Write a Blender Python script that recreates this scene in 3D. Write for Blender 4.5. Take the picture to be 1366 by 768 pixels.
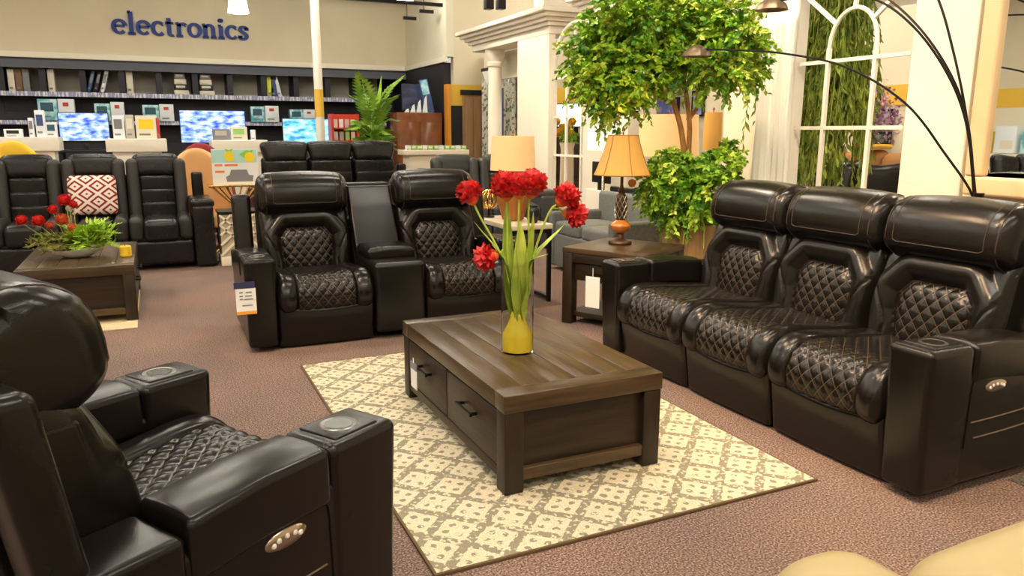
import bpy, bmesh, math, random
import numpy as np
from mathutils import Vector, Matrix
random.seed(7); rng = np.random.RandomState(7)
PI = math.pi
scn = bpy.context.scene
for o in list(bpy.data.objects): bpy.data.objects.remove(o)
COL = scn.collection

# ------------------------------------------------------------------ camera
CAM_H, YAW, PITCH, ROLL, FPX = 1.45, math.radians(25), math.radians(11.58), math.radians(.155), 1014.0
cd = bpy.data.cameras.new('camera'); cam = bpy.data.objects.new('camera', cd); COL.objects.link(cam)
cd.sensor_width = 36; cd.sensor_fit = 'HORIZONTAL'; cd.lens = FPX*36/1366; cd.clip_start = .05; cd.clip_end = 120
cam.matrix_world = Matrix.Translation((0, 0, CAM_H)) @ Matrix.Rotation(-YAW, 4, 'Z') @ Matrix.Rotation(PI/2-PITCH, 4, 'X') @ Matrix.Rotation(ROLL, 4, 'Z')
scn.camera = cam
# ------------------------------------------------------------------ world, exposure, lights
wd = bpy.data.worlds.new('world'); scn.world = wd; wd.use_nodes = True
wd.node_tree.nodes['Background'].inputs[0].default_value = (1, .95, .88, 1)
wd.node_tree.nodes['Background'].inputs[1].default_value = .35
vs = scn.view_settings
vs.view_transform = 'Standard'; vs.look = 'None'; vs.gamma = 1; vs.use_curve_mapping = False; vs.exposure = 0.95
CEIL_Z = 4.7
PANEL_E = 24.0          # emission of the ceiling panels
SPOT_E = 150.0          # track spots on the white gallery
def spot(loc, target, energy, color=(1, .80, .54), size=70, blend=.7, r=.06):
    l = bpy.data.lights.new('warm_spot', 'SPOT'); l.energy = energy; l.color = color
    l.spot_size = math.radians(size); l.spot_blend = blend; l.shadow_soft_size = r
    o = bpy.data.objects.new('warm_spot', l); COL.objects.link(o); o.location = loc
    o.rotation_euler = (Vector(target)-Vector(loc)).to_track_quat('-Z', 'Y').to_euler()
    return o
SPOTS = [((3.3, 3.1, 4.2), (4.85, 3.3, 1.7)), ((3.3, 5.2, 4.2), (4.9, 5.3, 1.6)), ((3.3, 8.3, 4.2), (4.9, 7.9, 1.7)),
         ((3.3, 10.6, 4.2), (4.9, 10.2, 1.9)), ((2.9, 6.6, 4.2), (4.2, 5.4, 1.4))]
for a, b in SPOTS: spot(a, b, SPOT_E)
for a, b in [((6.6, 4.6, 4.2), (8.4, 5.2, 1.0)), ((6.8, 7.6, 4.2), (8.4, 8.2, 1.3)), ((6.6, 10.5, 4.2), (7.6, 11.2, 1.4))]: spot(a, b, SPOT_E*.42, size=95)
for a, b in [((.6, 2.6, 4.2), (3.4, 3.0, .7)), ((1.0, .6, 4.2), (2.0, 2.6, .3))]: spot(a, b, SPOT_E*1.2, (1, .72, .44), size=60)
for a, b in [((1.2, 4.4, 4.3), (3.4, 3.3, .9)), ((1.4, 1.6, 4.3), (3.4, 2.4, .9)), ((-.6, 3.4, 4.3), (1.2, 5.7, .8))]: spot(a, b, SPOT_E*1.1, (1, .66, .38), size=55, r=.22)  # unseen warm spots added to give the seating leather broad highlights

# ------------------------------------------------------------------ pixel -> place helpers
def ray(px, py):
    u, v = px-683, py-384
    cr, sr = math.cos(ROLL), math.sin(ROLL)
    u, v = cr*u+sr*v, -sr*u+cr*v
    c, s = math.cos(PITCH), math.sin(PITCH)
    x, y, z = u, FPX*c-v*s, -FPX*s-v*c
    return x*math.cos(YAW)+y*math.sin(YAW), -x*math.sin(YAW)+y*math.cos(YAW), z
def at(px, py, X=None, Y=None, Z=None):
    d = ray(px, py)
    t = (Z-CAM_H)/d[2] if Z is not None else X/d[0] if X is not None else Y/d[1]
    return Vector((d[0]*t, d[1]*t, CAM_H+d[2]*t))

# ------------------------------------------------------------------ materials
MATS = {}
def nt(name):
    m = bpy.data.materials.new(name); m.use_nodes = True; MATS[name] = m
    n = m.node_tree.nodes; b = n['Principled BSDF']
    return m, m.node_tree, n, b
def setp(b, **k):
    for kk, v in k.items():
        i = b.inputs[kk.replace('_', ' ')]
        i.default_value = (*v, 1) if isinstance(v, tuple) and len(v) == 3 else v
def mat(name, col, rough=.5, metal=0, spec=.5, col2=None, scale=8, detail=3, stretch=None, bump=0, bscale=None, emit=None, estr=0, coat=0, trans=0, ior=1.45, alpha=1, contrast=(.35, .65), coord='Object'):
    m, t, n, b = nt(name)
    setp(b, Base_Color=col, Roughness=rough, Metallic=metal)
    b.inputs['Specular IOR Level'].default_value = spec
    b.inputs['Coat Weight'].default_value = coat
    b.inputs['Transmission Weight'].default_value = trans
    b.inputs['IOR'].default_value = ior
    if emit: setp(b, Emission_Color=emit); b.inputs['Emission Strength'].default_value = estr
    if col2 or bump:
        tc = n.new('ShaderNodeTexCoord'); mp = n.new('ShaderNodeMapping'); t.links.new(tc.outputs[coord], mp.inputs[0])
        if stretch: mp.inputs['Scale'].default_value = stretch
    if col2:
        no = n.new('ShaderNodeTexNoise'); no.inputs['Scale'].default_value = scale; no.inputs['Detail'].default_value = detail
        t.links.new(mp.outputs[0], no.inputs['Vector'])
        r = n.new('ShaderNodeValToRGB'); r.color_ramp.elements[0].position = contrast[0]; r.color_ramp.elements[1].position = contrast[1]
        r.color_ramp.elements[0].color = (*col, 1); r.color_ramp.elements[1].color = (*col2, 1)
        t.links.new(no.outputs[0], r.inputs[0]); t.links.new(r.outputs[0], b.inputs['Base Color'])
    if bump:
        nb = n.new('ShaderNodeTexNoise'); nb.inputs['Scale'].default_value = bscale or scale; nb.inputs['Detail'].default_value = 3
        t.links.new(mp.outputs[0], nb.inputs['Vector'])
        bp = n.new('ShaderNodeBump'); bp.inputs['Strength'].default_value = bump; bp.inputs['Distance'].default_value = .01
        t.links.new(nb.outputs[0], bp.inputs['Height']); t.links.new(bp.outputs[0], b.inputs['Normal'])
    return m
def math_node(t, op, a, b=None, c=None):
    n = t.nodes.new('ShaderNodeMath'); n.operation = op
    for i, v in enumerate((a, b, c)):
        if v is None: continue
        if isinstance(v, (int, float)): n.inputs[i].default_value = v
        else: t.links.new(v, n.inputs[i])
    return n.outputs[0]
def leather(name, col, rough, thread=None, crease=.10, spec=.35):
    m, t, n, b = nt(name)
    setp(b, Base_Color=col, Roughness=rough); b.inputs['Specular IOR Level'].default_value = spec
    tc = n.new('ShaderNodeTexCoord')
    v = n.new('ShaderNodeTexVoronoi'); v.inputs['Scale'].default_value = 260; t.links.new(tc.outputs['Object'], v.inputs['Vector'])
    b1 = n.new('ShaderNodeBump'); b1.inputs['Strength'].default_value = .08; b1.inputs['Distance'].default_value = .002; t.links.new(v.outputs['Distance'], b1.inputs['Height'])
    no = n.new('ShaderNodeTexNoise'); no.inputs['Scale'].default_value = 5; no.inputs['Detail'].default_value = 2; no.inputs['Distortion'].default_value = .6
    t.links.new(tc.outputs['Object'], no.inputs['Vector'])
    b2 = n.new('ShaderNodeBump'); b2.inputs['Strength'].default_value = crease; b2.inputs['Distance'].default_value = .02
    t.links.new(no.outputs[0], b2.inputs['Height']); t.links.new(b1.outputs[0], b2.inputs['Normal']); t.links.new(b2.outputs[0], b.inputs['Normal'])
    rr = n.new('ShaderNodeMapRange'); rr.inputs[3].default_value = rough-.06; rr.inputs[4].default_value = rough+.08
    t.links.new(no.outputs[0], rr.inputs[0]); t.links.new(rr.outputs[0], b.inputs['Roughness'])
    if thread:
        sx = n.new('ShaderNodeSeparateXYZ'); t.links.new(tc.outputs['UV'], sx.inputs[0])
        ds = []
        for k in (0, 1):
            fr = math_node(t, 'FRACT', sx.outputs[k]); ds.append(math_node(t, 'ABSOLUTE', math_node(t, 'SUBTRACT', fr, .5)))
        mx = math_node(t, 'MAXIMUM', ds[0], ds[1])
        ln = math_node(t, 'GREATER_THAN', mx, .455)
        mi = n.new('ShaderNodeMix'); mi.data_type = 'RGBA'; mi.inputs['A'].default_value = (*col, 1); mi.inputs['B'].default_value = (*thread, 1)
        t.links.new(ln, mi.inputs['Factor']); t.links.new(mi.outputs['Result'], b.inputs['Base Color'])
    return m
BLK = (.0078, .0062, .0050)
leather('leather', BLK, .235)
leather('leather_quilt', BLK, .225, thread=(.055, .037, .023))
leather('leather_far', (.012, .011, .010), .26, crease=.07)
leather('leather_perforated', (.03, .026, .022), .42, crease=.1)
leather('leather_cream', (.46, .36, .18), .40, crease=.2)
mat('thread', (.16, .11, .07), .6)
mat('thread_brown', (.045, .03, .02), .6)
mat('ring_metal', (.22, .21, .19), .28, metal=.9)
mat('thread_dark', (.006, .006, .006), .5)
mat('plastic_black', (.012, .012, .012), .35)
mat('chrome', (.75, .73, .68), .18, metal=1)
mat('cup_well', (.03, .03, .03), .22, metal=.6)
mat('panel_metal', (.42, .34, .26), .25, metal=.9)
mat('button_white', (.8, .78, .72), .3)
WST = (.35, 9, 9)
def wood(name, c1, c2, rough, stretch):
    return mat(name, c1, rough, col2=c2, scale=5, detail=6, stretch=stretch, bump=.15, bscale=14, contrast=(.3, .7))
wood('wood_x', (.011, .006, .003), (.027, .015, .006), .42, (.6, 8, 8))
wood('wood_y', (.013, .007, .003), (.032, .018, .007), .42, (8, .6, 8))
wood('wood_z', (.011, .006, .003), (.026, .015, .006), .45, (8, 8, .6))
wood('wood_top', (.045, .027, .012), (.10, .062, .029), .30, (8, .5, 8))  # both top tones lightened to imitate light reflected off the table tops
wood('wood_top_x', (.038, .022, .010), (.085, .052, .024), .30, (.5, 8, 8))
mat('white_paint', (.86, .80, .68), .45)
mat('cream_paint', (.84, .74, .58), .5)
mat('cream_dim', (.76, .70, .54), .6)
mat('plaster', (.68, .60, .43), .7, col2=(.73, .65, .47), scale=1.2)
mat('plaster_trim', (.85, .80, .66), .5)
mat('wall_dark', (.018, .018, .028), .55)
mat('soffit', (.10, .11, .14), .6)
mat('yellow_paint', (.80, .50, .06), .55)
mat('orange_paint', (.72, .30, .03), .5)
mat('black_paint', (.012, .012, .012), .5)
mat('ceiling_paint', (.52, .50, .44), .8)
mat('door_wood', (.33, .19, .09), .5, col2=(.40, .24, .12), scale=4, stretch=(9, 9, .6))
mat('metal_dark', (.02, .018, .016), .35, metal=.8)
mat('paper', (.85, .85, .82), .6)
mat('tag_navy', (.03, .035, .09), .5)
mat('tag_orange', (.85, .38, .04), .5)
mat('print_grey', (.22, .22, .24), .6)
# carpet
m, t, n, b = nt('carpet'); setp(b, Roughness=.95); b.inputs['Specular IOR Level'].default_value = .1
tc = n.new('ShaderNodeTexCoord'); a1 = n.new('ShaderNodeTexNoise'); a1.inputs['Scale'].default_value = 130; a1.inputs['Detail'].default_value = 2
a2 = n.new('ShaderNodeTexNoise'); a2.inputs['Scale'].default_value = 1.1; a2.inputs['Detail'].default_value = 3
for q in (a1, a2): t.links.new(tc.outputs['Object'], q.inputs['Vector'])
r1 = n.new('ShaderNodeValToRGB'); e = r1.color_ramp.elements
e[0].position = .33; e[0].color = (.08, .048, .04, 1); e[1].position = .70; e[1].color = (.44, .325, .275, 1)
k = e.new(.5); k.color = (.205, .137, .112, 1)
t.links.new(a1.outputs[0], r1.inputs[0])
mx = n.new('ShaderNodeMix'); mx.data_type = 'RGBA'; mx.blend_type = 'MULTIPLY'
r2 = n.new('ShaderNodeValToRGB'); r2.color_ramp.elements[0].color = (.74, .78, .82, 1); r2.color_ramp.elements[1].color = (1, .96, .92, 1); r2.color_ramp.elements[0].position = .35; r2.color_ramp.elements[1].position = .62
t.links.new(a2.outputs[0], r2.inputs[0]); t.links.new(r1.outputs[0], mx.inputs['A']); t.links.new(r2.outputs[0], mx.inputs['B']); mx.inputs['Factor'].default_value = 1
t.links.new(mx.outputs['Result'], b.inputs['Base Color'])
bp = n.new('ShaderNodeBump'); bp.inputs['Strength'].default_value = .5; bp.inputs['Distance'].default_value = .004; t.links.new(a1.outputs[0], bp.inputs['Height']); t.links.new(bp.outputs[0], b.inputs['Normal'])
mat('carpet_grey', (.045, .04, .034), .95, col2=(.17, .15, .125), scale=120, detail=2, spec=.1)
# rug : cream field, grey-green lattice of diamonds, four-petal motif
m, t, n, b = nt('rug_weave'); setp(b, Roughness=.95); b.inputs['Specular IOR Level'].default_value = .1
tc = n.new('ShaderNodeTexCoord'); sx = n.new('ShaderNodeSeparateXYZ')
nz = n.new('ShaderNodeTexNoise'); nz.inputs['Scale'].default_value = 30; nz.inputs['Detail'].default_value = 2; t.links.new(tc.outputs['Object'], nz.inputs['Vector'])
va = n.new('ShaderNodeVectorMath'); va.operation = 'MULTIPLY_ADD'; va.inputs[1].default_value = (.022, .022, 0); t.links.new(nz.outputs['Color'], va.inputs[0]); t.links.new(tc.outputs['Object'], va.inputs[2])
t.links.new(va.outputs[0], sx.inputs[0])
PER = .226
p_ = math_node(t, 'DIVIDE', math_node(t, 'ADD', sx.outputs[0], sx.outputs[1]), PER)
q_ = math_node(t, 'DIVIDE', math_node(t, 'SUBTRACT', sx.outputs[0], sx.outputs[1]), PER)
fp = math_node(t, 'SUBTRACT', math_node(t, 'FRACT', math_node(t, 'ADD', p_, 20.0)), .5)
fq = math_node(t, 'SUBTRACT', math_node(t, 'FRACT', math_node(t, 'ADD', q_, 20.0)), .5)
ap = math_node(t, 'ABSOLUTE', fp); aq = math_node(t, 'ABSOLUTE', fq)
lat = math_node(t, 'GREATER_THAN', math_node(t, 'MAXIMUM', ap, aq), .385)
# petals at (+-.17,+-.17) in p/q frame
dx = math_node(t, 'SUBTRACT', ap, .17); dy = math_node(t, 'SUBTRACT', aq, .17)
dd = math_node(t, 'ADD', math_node(t, 'MULTIPLY', dx, dx), math_node(t, 'MULTIPLY', dy, dy))
pet = math_node(t, 'LESS_THAN', dd, .0070)
nz2 = n.new('ShaderNodeTexNoise'); nz2.inputs['Scale'].default_value = 55; nz2.inputs['Detail'].default_value = 4; t.links.new(tc.outputs['Object'], nz2.inputs['Vector'])
keep = math_node(t, 'GREATER_THAN', nz2.outputs[0], .43)
pat = math_node(t, 'MULTIPLY', math_node(t, 'MAXIMUM', lat, pet), keep)
nz3 = n.new('ShaderNodeTexNoise'); nz3.inputs['Scale'].default_value = 220; t.links.new(tc.outputs['Object'], nz3.inputs['Vector'])
cr = n.new('ShaderNodeValToRGB'); cr.color_ramp.elements[0].color = (.44, .38, .26, 1); cr.color_ramp.elements[1].color = (.70, .62, .45, 1); cr.color_ramp.elements[0].position = .3; cr.color_ramp.elements[1].position = .6
gr = n.new('ShaderNodeValToRGB'); gr.color_ramp.elements[0].color = (.17, .15, .105, 1); gr.color_ramp.elements[1].color = (.34, .31, .225, 1)
t.links.new(nz3.outputs[0], cr.inputs[0]); t.links.new(nz3.outputs[0], gr.inputs[0])
mi = n.new('ShaderNodeMix'); mi.data_type = 'RGBA'; t.links.new(pat, mi.inputs['Factor']); t.links.new(cr.outputs[0], mi.inputs['A']); t.links.new(gr.outputs[0], mi.inputs['B'])
t.links.new(mi.outputs['Result'], b.inputs['Base Color'])
bp = n.new('ShaderNodeBump'); bp.inputs['Strength'].default_value = .4; bp.inputs['Distance'].default_value = .004; t.links.new(nz3.outputs[0], bp.inputs['Height']); t.links.new(bp.outputs[0], b.inputs['Normal'])
mat('rug_edge', (.12, .075, .035), .9)

# ------------------------------------------------------------------ mesh helpers
class MB:
    def __init__(s): s.v = []; s.f = []
    def add(s, v, f):
        o = len(s.v); s.v.extend([tuple(map(float, p)) for p in v]); s.f.extend([tuple(i+o for i in q) for q in f]); return s
    def box(s, x0, x1, y0, y1, z0, z1):
        return s.add([(x, y, z) for x in (x0, x1) for y in (y0, y1) for z in (z0, z1)],
                     [(0, 1, 3, 2), (4, 6, 7, 5), (0, 4, 5, 1), (2, 3, 7, 6), (0, 2, 6, 4), (1, 5, 7, 3)])
    def bar(s, a, b, w, h, up=(0, 0, 1)):
        a, b = Vector(a), Vector(b); d = (b-a).normalized(); u = Vector(up)
        if abs(d.dot(u)) > .98: u = Vector((1, 0, 0))
        x = d.cross(u).normalized(); y = x.cross(d).normalized()
        vv = [p+x*sx*w/2+y*sy*h/2 for p in (a, b) for sx, sy in ((-1, -1), (1, -1), (1, 1), (-1, 1))]
        return s.add(vv, [(3, 2, 1, 0), (4, 5, 6, 7), (0, 1, 5, 4), (1, 2, 6, 5), (2, 3, 7, 6), (3, 0, 4, 7)])
    def rbox(s, c, size, r, seg=3, mid=(2, 2, 2), fn=None):
        v, f = rbox_data(size, r, seg, mid)
        if fn is not None: v = fn(v.copy())
        return s.add(v+np.array(c), f)
    def tube(s, pts, r, n=8, closed=False, caps=True):
        P = [Vector(p) for p in pts]; N = len(P); rs = r if isinstance(r, (list, tuple)) else [r]*N
        vv = []; prev = None
        for i in range(N):
            a = P[i-1] if (i or closed) else P[0]; b = P[(i+1) % N] if (i < N-1 or closed) else P[-1]
            d = (b-a).normalized()
            if prev is None: u = d.orthogonal().normalized()
            else: u = (prev-d*prev.dot(d)).normalized()
            prev = u; w = d.cross(u)
            vv += [P[i]+(u*math.cos(k*2*PI/n)+w*math.sin(k*2*PI/n))*rs[i] for k in range(n)]
        ff = []
        for i in range(N if closed else N-1):
            j = (i+1) % N
            ff += [(i*n+k, i*n+(k+1) % n, j*n+(k+1) % n, j*n+k) for k in range(n)]
        if caps and not closed: ff += [tuple(range(n-1, -1, -1)), tuple((N-1)*n+k for k in range(n))]
        return s.add(vv, ff)
    def lathe(s, prof, n=24, c=(0, 0, 0), sx=1, sy=1, ripple=None):
        vv = []
        for (r, z) in prof:
            for k in range(n):
                a = 2*PI*k/n; rr = r*(ripple(a, z) if ripple else 1)
                vv.append((c[0]+rr*math.cos(a)*sx, c[1]+rr*math.sin(a)*sy, c[2]+z))
        ff = [(i*n+k, i*n+(k+1) % n, (i+1)*n+(k+1) % n, (i+1)*n+k) for i in range(len(prof)-1) for k in range(n)]
        if prof[0][0] > 1e-6: ff.append(tuple(range(n-1, -1, -1)))
        if prof[-1][0] > 1e-6: ff.append(tuple((len(prof)-1)*n+k for k in range(n)))
        return s.add(vv, ff)
    def prism(s, poly, y0, y1, ax='y'):
        n = len(poly)
        if ax == 'y': vv = [(p[0], y, p[1]) for y in (y0, y1) for p in poly]
        elif ax == 'x': vv = [(y, p[0], p[1]) for y in (y0, y1) for p in poly]
        else: vv = [(p[0], p[1], y) for y in (y0, y1) for p in poly]
        return s.add(vv, [tuple(range(n)), tuple(range(2*n-1, n-1, -1))]+[(i, i+n, (i+1) % n+n, (i+1) % n) for i in range(n)])
    def grid(s, P):
        a, b = P.shape[:2]
        return s.add(P.reshape(-1, 3), [(i*b+j, i*b+j+1, (i+1)*b+j+1, (i+1)*b+j) for i in range(a-1) for j in range(b-1)])
    def build(s, name, m, parent=None, smooth=True, uv=None, loc=None, rz=0, auto=None):
        me = bpy.data.meshes.new(name); me.from_pydata(s.v, [], s.f)
        me.materials.append(MATS[m] if isinstance(m, str) else m)
        bm = bmesh.new(); bm.from_mesh(me); bmesh.ops.recalc_face_normals(bm, faces=bm.faces)
        if smooth:
            for f in bm.faces: f.smooth = True
            lim = math.radians(auto or 38)
            for e in bm.edges:
                if len(e.link_faces) == 2 and e.calc_face_angle(0) > lim: e.smooth = False
        bm.to_mesh(me); bm.free()
        if uv is not None:
            l = me.uv_layers.new(name='UVMap'); idx = np.zeros(len(me.loops), dtype=np.int32); me.loops.foreach_get('vertex_index', idx)
            l.data.foreach_set('uv', uv[idx].astype(np.float32).ravel())
        return link(name, me, parent, loc, rz)
def link(name, me, parent=None, loc=None, rz=0):
    o = bpy.data.objects.new(name, me); COL.objects.link(o); o.parent = parent
    if loc is not None: o.location = loc
    if rz: o.rotation_euler.z = rz
    return o
_rb = {}
def rb_map(p, h, r):
    inner = np.clip(p, -(h-r), h-r); d = p-inner
    L = np.linalg.norm(d, axis=1, keepdims=True); L[L == 0] = 1
    return inner+d/L*r
def rbox_data(size, r, seg, mid):
    key = (tuple(size), r, seg, tuple(mid))
    if key in _rb: return _rb[key]
    h = np.array(size, float)/2; r = min(r, h.min()*.999)
    ax = []
    for a in range(3):
        edge = [r*math.tan(math.radians(45*k/seg)) for k in range(seg+1)]
        m = h[a]-r
        c = [-(m+e_) for e_ in edge[::-1]]+list(np.linspace(-m, m, mid[a]+1)[1:-1])+[m+e_ for e_ in edge]
        ax.append(c)
    vmap = {}; V = []; F = []
    def vid(p):
        k = (round(p[0], 7), round(p[1], 7), round(p[2], 7))
        if k not in vmap: vmap[k] = len(V); V.append(p)
        return vmap[k]
    for a in range(3):
        b, c = (a+1) % 3, (a+2) % 3
        for sgn in (-1, 1):
            ids = []
            for q in ax[b]:
                row = []
                for w in ax[c]:
                    p = [0, 0, 0]; p[a] = sgn*h[a]; p[b] = q; p[c] = w; row.append(vid(p))
                ids.append(row)
            for i in range(len(ids)-1):
                for j in range(len(ids[0])-1):
                    q = (ids[i][j], ids[i+1][j], ids[i+1][j+1], ids[i][j+1]); F.append(q if sgn > 0 else q[::-1])
    out = (rb_map(np.array(V), h, r), F); _rb[key] = out
    return out
def rotx(v, a, c=(0, 0, 0)):
    c = np.array(c); w = v-c; y = w[:, 1]*math.cos(a)-w[:, 2]*math.sin(a); z = w[:, 1]*math.sin(a)+w[:, 2]*math.cos(a)
    w[:, 1] = y; w[:, 2] = z; return w+c
def catmull(P, n):
    P = [np.array(p, float) for p in P]; P = [2*P[0]-P[1]]+P+[2*P[-1]-P[-2]]; out = []
    for i in range(1, len(P)-2):
        for t in np.linspace(0, 1, 24, endpoint=False):
            a, b, c, d = P[i-1:i+3]
            out.append(.5*((2*b)+(-a+c)*t+(2*a-5*b+4*c-d)*t*t+(-a+3*b-3*c+d)*t**3))
    out.append(P[-2]); out = np.array(out)
    L = np.r_[0, np.cumsum(np.linalg.norm(np.diff(out, axis=0), axis=1))]
    s = np.linspace(0, L[-1], n)
    return np.stack([np.interp(s, L, out[:, k]) for k in range(out.shape[1])], 1), s
def thing(name, label, cat, loc=(0, 0, 0), rz=0, group=None):
    o = bpy.data.objects.new(name, None); COL.objects.link(o); o.location = loc; o.rotation_euler = (0, 0, rz); o.empty_display_size = .1
    return tag(o, label, cat, group)
def tag(o, label, cat, group=None):
    o['label'] = label; o['category'] = cat
    if group: o['group'] = group
    return o
def struct(o): o['kind'] = 'structure'; return o
def stuff(o): o['kind'] = 'stuff'; return o
def copy_tree(o, parent=None):
    c = o.copy(); COL.objects.link(c); c.parent = parent
    for ch in list(o.children): copy_tree(ch, c)
    return c
# ================================================================== THE SETTING
XL, XR, YF, YB = -9.0, 10.5, -5.0, 18.2
struct(MB().box(XL, XR, YF, YB, -.1, 0).build('floor', 'carpet', smooth=False))
struct(MB().box(XL-.2, XR+.2, YF-.2, YB+.2, CEIL_Z, CEIL_Z+.1).build('ceiling', 'ceiling_paint', smooth=False))
# dark grey carpet field behind the sofa, with its edge strip
struct(MB().box(3.2, 4.8, -.6, 1.84, 0, .004).build('floor_inlay', 'carpet_grey', smooth=False))
# electronics wall: upper beige wall with white trim, dark recess below
YW, ZT = 17.0, 2.78
XC = 5.30           # corner where the side wall starts
w = struct(MB().box(XL, XC, YW, YW+.15, ZT+.10, CEIL_Z).build('wall_back', 'plaster', smooth=False))
struct(MB().box(XL, XC, YW-.05, YW+.02, ZT, ZT+.10).build('trim_1', 'plaster_trim', smooth=False))
struct(MB().box(XL, XC+.3, YW, YB-.1, ZT-.02, ZT+.02).build('wall_soffit', 'soffit', smooth=False))
struct(MB().box(XL, XC+.3, YB-.12, YB, 0, ZT).build('wall_recess', 'wall_dark', smooth=False))
struct(MB().box(XL, XC, YW+.03, YW+.07, 2.60, ZT-.02).build('wall_header', 'soffit', smooth=False))
# side wall running back toward the camera, then the front-facing wall with the door
YS = 14.4
struct(MB().box(XC, XC+.15, YS, YW+.1, ZT+.10, CEIL_Z).build('wall_side', 'cream_dim', smooth=False))
struct(MB().box(XC-.05, XC+.02, YS, YW-.02, ZT, ZT+.10).build('trim_2', 'plaster_trim', smooth=False))
struct(MB().box(XC, XC+.15, YS+.16, YB, 0, ZT).build('wall_recess_side', 'wall_dark', smooth=False))
struct(MB().box(XC+.15, XR, YS, YS+.15, 2.36, CEIL_Z).build('wall_front', 'plaster', smooth=False))
struct(MB().box(XC+.02, XR, YS-.005, YS+.15, 1.96, 2.36).build('wall_front_band', 'yellow_paint', smooth=False))
struct(MB().box(XC+.02, XR, YS, YS+.15, 0, 1.96).build('wall_front_base', 'black_paint', smooth=False))
struct(MB().box(XC-.02, XC+.06, YS-.06, YS+.1, 0, 2.36).build('trim_3', 'orange_paint', smooth=False))
d = MB().box(5.62, 6.35, YS-.06, YS, 0, 2.16).build('door_1', 'door_wood', smooth=False); struct(d)
MB().box(5.58, 6.39, YS-.08, YS, 2.16, 2.26).build('door_lintel', 'black_paint', d, smooth=False)
for k in range(4): MB().box(5.66+k*.17, 5.81+k*.17, YS-.075, YS-.055, .1, 2.1).build('panel', 'door_wood', d, smooth=False)
# outer walls
struct(MB().box(XL-.15, XL, YF, YB, 2.5, CEIL_Z).build('wall_left', 'plaster', smooth=False))
struct(MB().box(XL-.15, XL, YF, YB, 2.05, 2.5).build('wall_left_band', 'yellow_paint', smooth=False))
struct(MB().box(XL-.15, XL, YF, YB, 0, 2.05).build('wall_left_base', 'cream_dim', smooth=False))
struct(MB().box(XR, XR+.15, YF, YB, 0, CEIL_Z).build('wall_right', 'cream_paint', smooth=False))
struct(MB().box(XL, XR, YF-.15, YF, 0, CEIL_Z).build('wall_rear', 'plaster', smooth=False))
# ceiling lights
mat('panel_glow', (1, 1, 1), .5, emit=(1, .93, .80), estr=PANEL_E)
cl = thing('ceiling_light', 'long white fluorescent light fixture fixed under the ceiling', 'ceiling light', (0, 0, CEIL_Z), 0, 'fluorescent ceiling lights')
MB().box(-.85, .85, -.14, .14, -.07, 0).build('housing', 'white_paint', cl, smooth=False)
MB().box(-.82, .82, -.11, .11, -.085, -.07).build('diffuser', 'panel_glow', cl, smooth=False)
first = True
for yy in (-3.0, 0.2, 3.4, 6.6, 9.8, 13.0):
    for xx in (-6.6, -3.6, -.6, 2.2, 6.8):
        c = cl if first else copy_tree(cl); first = False
        c.location = (xx+(.4 if int(yy*10) % 4 else 0), yy, CEIL_Z-.0)
# high-bay pendants
mat('bulb_glow', (1, 1, 1), .5, emit=(1, .96, .86), estr=22)
hb = thing('pendant_light', 'white bell-shaped pendant light hanging in front of the blue letters', 'pendant light', (0, 0, 0), 0)
MB().lathe([(.16, 0), (.15, .02), (.13, .17), (.07, .26), (.045, .36)], 20).build('shade', 'bulb_glow', hb)
MB().tube([(0, 0, .36), (0, 0, 1.0)], .012).build('rod', 'metal_dark', hb)
p = at(318, 17, Y=13.2); hb.location = p
h2 = copy_tree(hb); h2.location = at(540, 3, Y=14.2); h2['label'] = 'white pendant light hanging beside the dark hanging rails'
for q in (hb, h2):
    for ch in q.children:
        if ch.name.startswith('rod'): ch.scale.z = (CEIL_Z-q.location.z-.36)/.64; ch.location.z = .36*(1-ch.scale.z)
# beam under the ceiling along the electronics wall
struct(MB().box(XL, XC, YW-.55, YW-.1, 4.18, 4.4).build('trim_4', 'ceiling_paint', smooth=False))
# hanging rails
for i, (a, b_, yy) in enumerate([((460, 3), (590, 6), 14.0), ((560, 17), (578, 18), 14.6), ((538, 26), (555, 27), 15.2)]):
    A, B = at(*a, Y=yy), at(*b_, Y=yy); z = (A.z+B.z)/2
    t_ = thing('hanging_rail', ['long dark ceiling rail hung high before the beige wall', 'short dark rail hung below the long rail', 'shortest dark rail hung against the wall corner'][i], 'rail', (A.x, yy, z))
    MB().box(0, B.x-A.x, -.03, .03, 0, .06).build('rail', 'metal_dark', t_, smooth=False)
    MB().tube([((B.x-A.x)*.3, 0, .05), ((B.x-A.x)*.3, 0, CEIL_Z-z)], .008, 6).build('rod', 'metal_dark', t_)
# square track heads near the gallery
for i, px in enumerate((652, 668)):
    A = at(px, 10, Y=11.0)
    t_ = thing('track_light', 'dark boxy track light head hanging above the white cornice', 'track light', (A.x, A.y, A.z), 0, 'track lights above the cornice')
    MB().rbox((0, 0, .08), (.12, .14, .22), .015).build('head', 'metal_dark', t_)
    MB().tube([(0, 0, .18), (0, 0, CEIL_Z-A.z)], .012, 6).build('rod', 'metal_dark', t_)
# pole
A = at(424, 100, Y=13.6)
t_ = thing('steel_pole', 'white steel pole with yellow band in front of electronics shelves', 'pole', (A.x, 13.6, 0))
MB().lathe([(.075, 0), (.075, 1.70)], 16).build('lower_shaft', 'white_paint', t_)
MB().lathe([(.077, 1.70), (.077, 2.16)], 16).build('yellow_band', 'yellow_paint', t_)
MB().lathe([(.075, 2.16), (.075, CEIL_Z)], 16).build('upper_shaft', 'white_paint', t_)

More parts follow.
